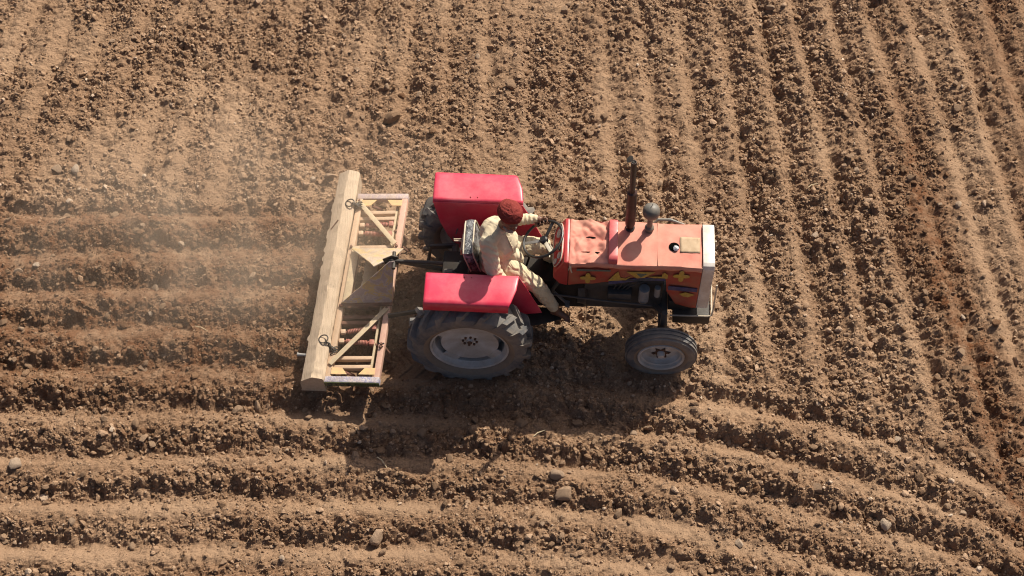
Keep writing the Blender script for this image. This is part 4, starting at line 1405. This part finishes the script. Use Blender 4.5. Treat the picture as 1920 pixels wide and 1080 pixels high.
MB().tube([(-0.11, 0.06, 1.23), (-0.19, 0.06, 1.23), (-0.195, 0.08, 1.23), (-0.11, 0.085, 1.23)], 0.006, 6).build('seat_hook', M['piping'], seat)
MB().bar((-0.02, -0.22, 1.00), (0.09, -0.33, 1.14), 0.016, 0.04, (0, 0, 1), 0.003).build('seat_strut', M['bar_red'], seat)
MB().prism([(-0.05, 0.84), (0.34, 0.84), (0.30, 1.07), (0.00, 1.07)], 0.28, 'xz', -0.14, 0.006).build('seat_base', M['dark'], seat)
# lift gear at the rear
MB().box((-0.16, 0, 0.84), (0.30, 0.32, 0.14), None, 0.02).build('lift_cover', M['grease'], tr)
MB().cyl((-0.20, -0.26, 0.86), (-0.20, 0.26, 0.86), 0.035, 14).build('lift_shaft', M['dark'], tr)
for s in (-1, 1):
    MB().bar((-0.20, s * 0.25, 0.87), (-0.46, s * 0.27, 0.80), 0.03, 0.06, (0, 0, 1), 0.006).build('lift_arm', M['dark'], tr)
    MB().cyl((-0.45, s * 0.28, 0.80), (-0.50, s * 0.30, 0.48), 0.017, 10).build('lift_rod', M['dark'], tr)
    MB().bar((-0.16, s * 0.20, 0.46), (-0.86, s * 0.34, 0.42), 0.025, 0.06, (0, 0, 1), 0.006).build('lower_link', M['dark'], tr)
tl = MB().tube([(-0.135, 0.03, 0.875), (-0.30, 0.03, 0.872), (-0.31, 0.03, 0.872), (-0.80, 0.035, 0.868), (-0.825, 0.035, 0.867)], [0.027, 0.026, 0.019, 0.018, 0.026], 12).build('top_link', M['dark'], tr)
MB().ellipsoid((-0.13, 0.03, 0.875), (0.04, 0.035, 0.045), None, 14).build('top_link_eye', M['dark'], tl)
MB().ellipsoid((-0.832, 0.035, 0.866), (0.035, 0.030, 0.035), None, 14).build('top_link_eye', M['dark'], tl)
MB().cyl((-0.30, 0, 0.52), (-0.42, 0, 0.52), 0.03, 12).build('power_shaft', M['steel'], tr)
MB().box((-0.24, -0.13, 0.93), (0.10, 0.06, 0.10), None, 0.02).build('valve_block', M['engine'], tr)
MB().tube([(-0.22, -0.12, 0.96), (-0.10, -0.20, 1.0), (0.10, -0.335, 0.95), (0.22, -0.34, 0.90)], 0.012, 8).build('hydraulic_hose', M['black'], tr)
MB().tube([(0.30, -0.335, 0.80), (0.33, -0.345, 1.0), (0.36, -0.352, 1.10)], 0.009, 8).ellipsoid((0.365, -0.352, 1.12), (0.02, 0.02, 0.02), None, 12).build('hydraulic_lever', M['black'], tr)

# ------------------------------------------------------------------ driver (coordinates in the tractor's frame)
L = Vector


def tub(m, pts, rad, n=16, flat=1.0, up=None):
    return m.tube([L(p) for p in pts], rad, n, round_ends=True, flat=flat, up=up)


HIP = L((0.20, -0.06, 1.215))
NECK = L((0.300, -0.075, 1.715))
HEADC = L((0.362, -0.110, 1.880))
LSH, RSH = L((0.335, 0.055, 1.640)), L((0.160, -0.220, 1.635))
LEL, LWR = L((0.405, 0.205, 1.420)), L((0.612, 0.228, 1.432))
REL, RWR = L((0.215, -0.365, 1.385)), L((0.335, -0.350, 1.165))
LKN, LAN = L((0.690, 0.090, 1.17)), L((0.83, 0.20, 0.60))
RKN, RAN = L((0.622, -0.305, 1.075)), L((0.835, -0.275, 0.585))
CHEST = (0.80, -0.60, 0)
FACE = Vector((0.50, -0.78, -0.30)).normalized()           # looks down towards the near front wheel
HUP = Vector((0.22, -0.20, 0.95)).normalized()
HUP = (HUP - FACE * HUP.dot(FACE)).normalized()
HSD = HUP.cross(FACE)                                      # head's left
HM = Matrix((FACE, HSD, HUP)).transposed().to_4x4()
HMAT = Matrix.Translation(HEADC) @ HM


def hp(x, y, z):
    return HMAT @ Vector((x, y, z))


b = MB()
# torso, neck
MIDS = (LSH + RSH) / 2
tub(b, [HIP + L((0, 0, -0.02)), HIP + L((0.01, 0, 0.14)), MIDS + L((0.0, 0.0, -0.12)), MIDS + L((0, 0, -0.02))], [0.145, 0.135, 0.150, 0.11], 20, 0.72, CHEST)
tub(b, [LSH, MIDS + L((-0.01, 0.01, 0.01)), RSH], [0.062, 0.080, 0.062])
tub(b, [MIDS + L((0.005, 0, 0.0)), NECK, HEADC - HUP * 0.05], [0.075, 0.058, 0.056])
# head with brow, nose, cheeks, chin, ears
b.ellipsoid(HEADC, (0.095, 0.076, 0.115), HM.to_3x3().to_quaternion().to_euler(), 24)
b.ellipsoid(hp(0.045, 0, -0.06), (0.052, 0.055, 0.062), HM.to_3x3().to_quaternion().to_euler(), 18)
tub(b, [hp(0.088, 0, 0.012), hp(0.106, 0, -0.015), hp(0.112, 0, -0.034)], [0.010, 0.012, 0.016], 10)
tub(b, [hp(0.082, -0.04, 0.025), hp(0.095, 0, 0.026), hp(0.082, 0.04, 0.025)], [0.012, 0.013, 0.012], 10)
tub(b, [hp(0.086, -0.022, -0.066), hp(0.095, 0, -0.064), hp(0.086, 0.022, -0.066)], [0.008, 0.010, 0.008], 8)
for s in (-1, 1):
    b.ellipsoid(hp(0.070, s * 0.036, -0.025), (0.028, 0.026, 0.026), None, 12)
    b.ellipsoid(hp(-0.005, s * 0.078, -0.01), (0.022, 0.010, 0.032), HM.to_3x3().to_quaternion().to_euler(), 12)
# arms
tub(b, [LSH, LSH.lerp(LEL, 0.5), LEL], [0.052, 0.047, 0.040])
tub(b, [LEL, LEL.lerp(LWR, 0.4), LWR], [0.040, 0.037, 0.027])
tub(b, [RSH, RSH.lerp(REL, 0.5), REL], [0.052, 0.047, 0.040])
tub(b, [REL, REL.lerp(RWR, 0.4), RWR], [0.040, 0.037, 0.027])
# legs
for hp_, kn, an in ((HIP + L((0.03, 0.095, 0)), LKN, LAN), (HIP + L((0.03, -0.095, 0)), RKN, RAN)):
    tub(b, [hp_, hp_.lerp(kn, 0.5), kn], [0.088, 0.076, 0.056])
    tub(b, [kn, kn.lerp(an, 0.35), an], [0.054, 0.052, 0.036])


def foot(an, d, sgn):
    d = Vector(d).normalized()
    sd = Vector((-d.y, d.x, 0)).normalized()
    heel = an + L((0, 0, -0.065)) - d * 0.035
    ball = an + L((0, 0, -0.085)) + d * 0.125
    tub(b, [an, an + L((0, 0, -0.04)) + d * 0.02, ball - d * 0.04 + L((0, 0, 0.02)), ball], [0.036, 0.038, 0.033, 0.026])
    tub(b, [heel, heel.lerp(ball, 0.5), ball], [0.030, 0.026, 0.028])
    for k in range(5):
        o = (k - 2) * 0.0165 * sgn
        ln = (0.048, 0.045, 0.040, 0.034, 0.028)[k]
        r0 = 0.0115 if k == 0 else 0.0085
        st = ball + sd * o - d * 0.012 - L((0, 0, 0.006))
        tub(b, [st, st + d * ln * 0.6 + L((0, 0, 0.004)), st + d * ln + L((0, 0, -0.004))], [r0, r0, r0 * 0.9], 8)


foot(RAN, (0.9, -0.28, -0.1), 1)
foot(LAN, (1, 0.1, -0.1), -1)
# left hand closed over the far side of the steering wheel
ang0 = R(104)


def rp(a, r=0.208, z=0.0):
    return SW @ Vector((r * math.cos(a), r * math.sin(a), z))


KN = rp(R(97), 0.222, 0.036)
tub(b, [LWR, LWR.lerp(KN, 0.5) + L((0, 0, 0.012)), KN], [0.026, 0.032, 0.030], 12, 0.62, (0, 0, 1))
for k in range(4):
    a = R(112 - 11.5 * k)
    ln = (0.92, 1.0, 0.96, 0.80)[k]
    base = LWR.lerp(rp(a, 0.226, 0.034), 0.72)
    p1 = rp(a, 0.216, 0.030)
    p2 = rp(a - R(2), 0.208 - 0.030 * ln, 0.020)
    p3 = rp(a - R(3), 0.208 - 0.034 * ln, -0.008)
    p4 = rp(a - R(3), 0.206, -0.024)
    tub(b, [base, p1, p2, p3, p4], [0.012, 0.0105, 0.0098, 0.0092, 0.008], 8)
th = LWR.lerp(KN, 0.35) + L((0.0, -0.022, -0.012))
tub(b, [th, rp(R(118), 0.200, -0.010) + L((-0.012, 0, 0)), rp(R(112), 0.192, -0.018), rp(R(104), 0.200, -0.024)], [0.015, 0.0125, 0.0105, 0.009], 8)
# right hand on the lever by the fender
LV = L((0.365, -0.352, 1.12))
PM = RWR.lerp(LV, 0.75) + L((0.0, 0.0, 0.018))
tub(b, [RWR, PM], [0.026, 0.031], 12)
for k in range(4):
    o = L((0.012 * (1.5 - k) * -0.6, 0.014 * (1.5 - k), 0))
    tub(b, [PM + o, LV + o + L((0.022, 0, 0.026)), LV + o + L((0.036, 0, -0.002)), LV + o + L((0.012, 0, -0.022))], [0.011, 0.010, 0.009, 0.008], 8)
tub(b, [PM + L((-0.01, 0.025, 0)), LV + L((-0.005, 0.030, 0.008)), LV + L((0.016, 0.018, -0.012))], [0.014, 0.011, 0.009], 8)
person = b.build('person', M['skin'], None, 0)
remesh(person, 0.0062, 3, 0.5)
base_pt = L((0.16, -0.06, 1.16))
person.data.transform(Matrix.Translation(-base_pt))
person.location = to_world(base_pt)
person.rotation_euler = (0, 0, TR_YAW)
tag(person, 'driver in rust red turban and cream kurta steering the red tractor', 'person')


def wear(mb, name, mat, voxel, sm, folds=None):
    o = mb.build(name, mat, None, 0)
    remesh(o, voxel, sm, 0.5)
    me = o.data
    if folds:
        n = len(me.vertices)
        co = np.empty(n * 3, np.float32)
        me.vertices.foreach_get('co', co)
        co = co.reshape(-1, 3)
        no = np.empty(n * 3, np.float32)
        me.vertices.foreach_get('normal', no)
        no = no.reshape(-1, 3)
        d = folds(co)
        me.vertices.foreach_set('co', (co + no * d[:, None]).astype(np.float32).ravel())
        me.update()
    me.transform(Matrix.Translation(-base_pt))
    o.parent = person
    return o


def folds_kurta(c):
    x, y, z = c[:, 0], c[:, 1], c[:, 2]
    n1 = fbm(x + 0.6 * y, z * 0.45, 11, 211, 2)
    r1 = np.abs(fbm(x * 0.8 + y * 0.9 + 0.35 * z, z * 0.55 - 0.4 * x, 17, 223, 3))
    low = sstep(1.50, 1.26, z)
    d = 0.010 * n1 - 0.026 * np.clip(0.16 - r1, 0, 1)
    d += low * 0.007 * np.sin(70 * (z + 0.50 * x - 0.25 * y) + 9 * n1)
    larm = np.exp(-((y - 0.21) / 0.06) ** 2) * (x > 0.36)
    d += larm * 0.006 * np.sin(140 * (x + 0.3 * z) + 5 * n1)
    rarm = np.exp(-((y + 0.31) / 0.07) ** 2) * (z > 1.3)
    d += rarm * 0.005 * np.sin(75 * (z + 0.7 * y) + 7 * n1)
    return d


k = MB()
tub(k, [HIP + L((0.03, 0, -0.05)), HIP + L((0.06, -0.02, 0.10)), MIDS + L((0.045, -0.01, -0.17)), MIDS + L((0.01, 0, -0.035))], [0.215, 0.190, 0.180, 0.135], 28, 0.80, CHEST)
k.ellipsoid(MIDS + L((-0.045, 0.055, -0.07)), (0.12, 0.15, 0.14), Euler((0, 0, R(-35))), 24)
tub(k, [LSH, MIDS + L((-0.01, 0.012, 0.010)), RSH], [0.080, 0.100, 0.082], 20)
tub(k, [MIDS + L((0.003, 0.005, 0.0)), MIDS.lerp(NECK, 0.55) + L((-0.004, 0, 0))], [0.10, 0.078])
tub(k, [LSH, LSH.lerp(LEL, 0.5), LEL], [0.078, 0.070, 0.062])
tub(k, [LEL, LEL.lerp(LWR, 0.5), LEL.lerp(LWR, 0.88)], [0.062, 0.056, 0.046])
tub(k, [RSH, RSH.lerp(REL, 0.5), REL], [0.084, 0.082, 0.076])
tub(k, [REL, REL.lerp(RWR, 0.5), REL.lerp(RWR, 0.85)], [0.072, 0.058, 0.046])
# skirt of the kurta over the lap
tub(k, [HIP + L((0.05, 0.09, 0.01)), HIP.lerp(LKN, 0.50) + L((0, 0.03, 0.01))], [0.130, 0.105], 18)
tub(k, [HIP + L((0.05, -0.09, 0.0)), HIP.lerp(RKN, 0.40) + L((0, -0.03, 0.01))], [0.135, 0.108], 18)
tub(k, [HIP + L((0.10, -0.02, 0.05)), HIP + L((0.22, -0.04, -0.02))], [0.135, 0.085], 18)
kurta = wear(k, 'kurta', M['kurta'], 0.0075, 6, folds_kurta)


def folds_trousers(c):
    x, y, z = c[:, 0], c[:, 1], c[:, 2]
    n1 = fbm(x + y, z, 16, 311, 3)
    return 0.010 * n1 + 0.005 * np.sin(60 * (z * 0.8 + 0.6 * x) + 8 * n1)


s = MB()
for hp_, kn, an in ((HIP + L((0.05, 0.09, 0)), LKN, LAN), (HIP + L((0.05, -0.09, 0)), RKN, RAN)):
    tub(s, [hp_, hp_.lerp(kn, 0.55), kn, kn.lerp(an, 0.12)], [0.115, 0.100, 0.082, 0.080])
    tub(s, [kn, kn.lerp(an, 0.4), kn.lerp(an, 0.80), kn.lerp(an, 0.88)], [0.078, 0.076, 0.060, 0.058])
wear(s, 'trousers', M['shalwar'], 0.0085, 4, folds_trousers)

# turban: wound cloth, folds crossing over the crown
t = MB()
bmesh.ops.create_uvsphere(t.bm, u_segments=128, v_segments=64, radius=1)
wr = random.Random(5)
bands = []
for q_ in range(26):
    tilt, dirn = R(wr.uniform(15, 60)), wr.choice((0.9, 2.6, -1.9)) + wr.uniform(-0.5, 0.5)
    bands.append((Vector((math.sin(tilt) * math.cos(dirn), math.sin(tilt) * math.sin(dirn), math.cos(tilt))), R(wr.uniform(20, 105)), R(wr.uniform(6, 11)), wr.uniform(0.10, 0.19)))
for v in t.bm.verts:
    p = v.co.copy()
    f = 0.0
    for ax_, c_, w_, h_ in bands:
        lat = math.acos(max(-1, min(1, p.dot(ax_))))
        dlt = (lat - c_) / w_
        if abs(dlt) < 1:
            f = max(f, h_ * math.sqrt(1 - dlt * dlt) * (0.85 + 0.15 * math.sin(lat * 90)))
    r_ = 0.91 + f + 0.02 * math.sin(p.x * 7 + p.y * 5)
    q = Vector((p.x * 0.130, p.y * 0.112, p.z * 0.092)) * r_
    if p.z < -0.25:
        q.z *= 0.8
    v.co = q
TM = Matrix.Translation(HEADC + HUP * 0.100 - FACE * 0.030 - base_pt) @ HM @ Matrix.Rotation(R(-14), 4, 'Y')
bmesh.ops.transform(t.bm, matrix=TM, verts=t.bm.verts[:])
t.build('turban', M['turban'], person, 60)
# beard, moustache, eyes, kurta placket and collar
bdm = MB()
tub(bdm, [hp(0.045, -0.062, -0.055), hp(0.072, -0.045, -0.085), hp(0.088, 0, -0.105), hp(0.072, 0.045, -0.085), hp(0.045, 0.062, -0.055)], [0.016, 0.024, 0.032, 0.024, 0.016], 12)
tub(bdm, [hp(0.075, 0, -0.095), hp(0.082, 0, -0.155)], [0.034, 0.012], 12)
tub(bdm, [hp(0.090, -0.034, -0.058), hp(0.103, 0, -0.050), hp(0.090, 0.034, -0.058)], [0.007, 0.011, 0.007], 8)
wear(bdm, 'beard', M['beard'], 0.006, 2, lambda c: 0.008 * fbm(c[:, 0] + c[:, 1], c[:, 2] * 0.3, 90, 401, 2))
for s_ in (-1, 1):
    e = MB().ellipsoid(hp(0.088, s_ * 0.031, 0.006) - base_pt, (0.011, 0.011, 0.011), None, 12)
    e.build('eye', M['eye'], person)
CF = (RSH - LSH).cross(L((0, 0, 1))).normalized()          # chest direction
if CF.x < 0:
    CF = -CF
col = []
for a in np.linspace(0, 2 * math.pi, 25)[:-1]:
    col.append(MIDS.lerp(NECK, 0.62) + L((0.074 * math.cos(a), 0.074 * math.sin(a), -0.014 * math.cos(a) + 0.012 * math.sin(a))) - base_pt)
MB().tube(col, 0.0095, 8, closed=True).build('kurta_collar', M['kurta'], person)
# placket strip laid on the chest by casting onto the kurta
dg = bpy.context.evaluated_depsgraph_get()
pts = []
side_v = Vector((-CF.y, CF.x, 0))
for z in np.linspace(1.66, 1.44, 9):
    o_ = L((MIDS.x, MIDS.y, z)) + CF * 0.5 - side_v * 0.0 - base_pt
    hit, loc, nrm, _ = kurta.ray_cast(o_, -CF)
    if hit:
        pts.append(loc + nrm * 0.003)
if len(pts) > 3:
    MB().tube(pts, 0.007, 6, flat=0.6).build('kurta_placket', M['shalwar'], person)
    for k in (1, 3, 5):
        MB().ellipsoid(pts[min(k, len(pts) - 1)] + CF * 0.006, (0.006, 0.006, 0.006), None, 8).build('kurta_button', M['piping'], person)

# ------------------------------------------------------------------ dust drifting off the implement
def dust(name, c, s, dens, label):
    me = bpy.data.meshes.new(name)
    bm = bmesh.new()
    bmesh.ops.create_icosphere(bm, subdivisions=4, radius=1)
    for v in bm.verts:
        v.co = Vector((v.co.x * s[0], v.co.y * s[1], v.co.z * s[2]))
    bm.to_mesh(me)
    bm.free()
    o = bpy.data.objects.new(name, me)
    COL.objects.link(o)
    o.location = c
    m = bpy.data.materials.new(name)
    m.use_nodes = True
    nt = m.node_tree
    nt.nodes.clear()
    out = N(nt, 'ShaderNodeOutputMaterial')
    pv = N(nt, 'ShaderNodeVolumePrincipled')
    pv.inputs['Color'].default_value = (1.0, 0.85, 0.68, 1)
    pv.inputs['Anisotropy'].default_value = 0.1
    tc = N(nt, 'ShaderNodeTexCoord')
    mp = N(nt, 'ShaderNodeMapping')
    mp.inputs['Scale'].default_value = (1 / s[0], 1 / s[1], 1 / s[2])
    nt.links.new(tc.outputs['Object'], mp.inputs['Vector'])
    ln = N(nt, 'ShaderNodeVectorMath', operation='LENGTH')
    nt.links.new(mp.outputs['Vector'], ln.inputs[0])
    fr = N(nt, 'ShaderNodeMapRange', interpolation_type='SMOOTHSTEP')
    fr.inputs['From Min'].default_value = 1.0
    fr.inputs['From Max'].default_value = 0.1
    nt.links.new(ln.outputs['Value'], fr.inputs['Value'])
    nz = N(nt, 'ShaderNodeTexNoise')
    nz.inputs['Scale'].default_value = 1.2
    nz.inputs['Detail'].default_value = 4
    nz.inputs['Distortion'].default_value = 0.6
    nt.links.new(tc.outputs['Object'], nz.inputs['Vector'])
    nr = N(nt, 'ShaderNodeMapRange')
    nr.inputs['From Min'].default_value = 0.28
    nr.inputs['From Max'].default_value = 0.72
    nt.links.new(nz.outputs['Fac'], nr.inputs['Value'])
    m1 = N(nt, 'ShaderNodeMath', operation='MULTIPLY')
    nt.links.new(fr.outputs['Result'], m1.inputs[0])
    nt.links.new(nr.outputs['Result'], m1.inputs[1])
    m2 = N(nt, 'ShaderNodeMath', operation='MULTIPLY')
    m2.inputs[1].default_value = dens
    nt.links.new(m1.outputs[0], m2.inputs[0])
    nt.links.new(m2.outputs[0], pv.inputs['Density'])
    nt.links.new(pv.outputs['Volume'], out.inputs['Volume'])
    me.materials.append(m)
    tag(o, label, None, None, 'stuff')
    return o


dust('dust_cloud', (-2.9, 0.30, 0.5), (3.4, 2.2, 0.8), 0.52, 'thin pale dust drifting behind the implement')
SC.cycles.volume_bounces = 2
SC.cycles.volume_step_rate = 2.0
SC.cycles.volume_max_steps = 64
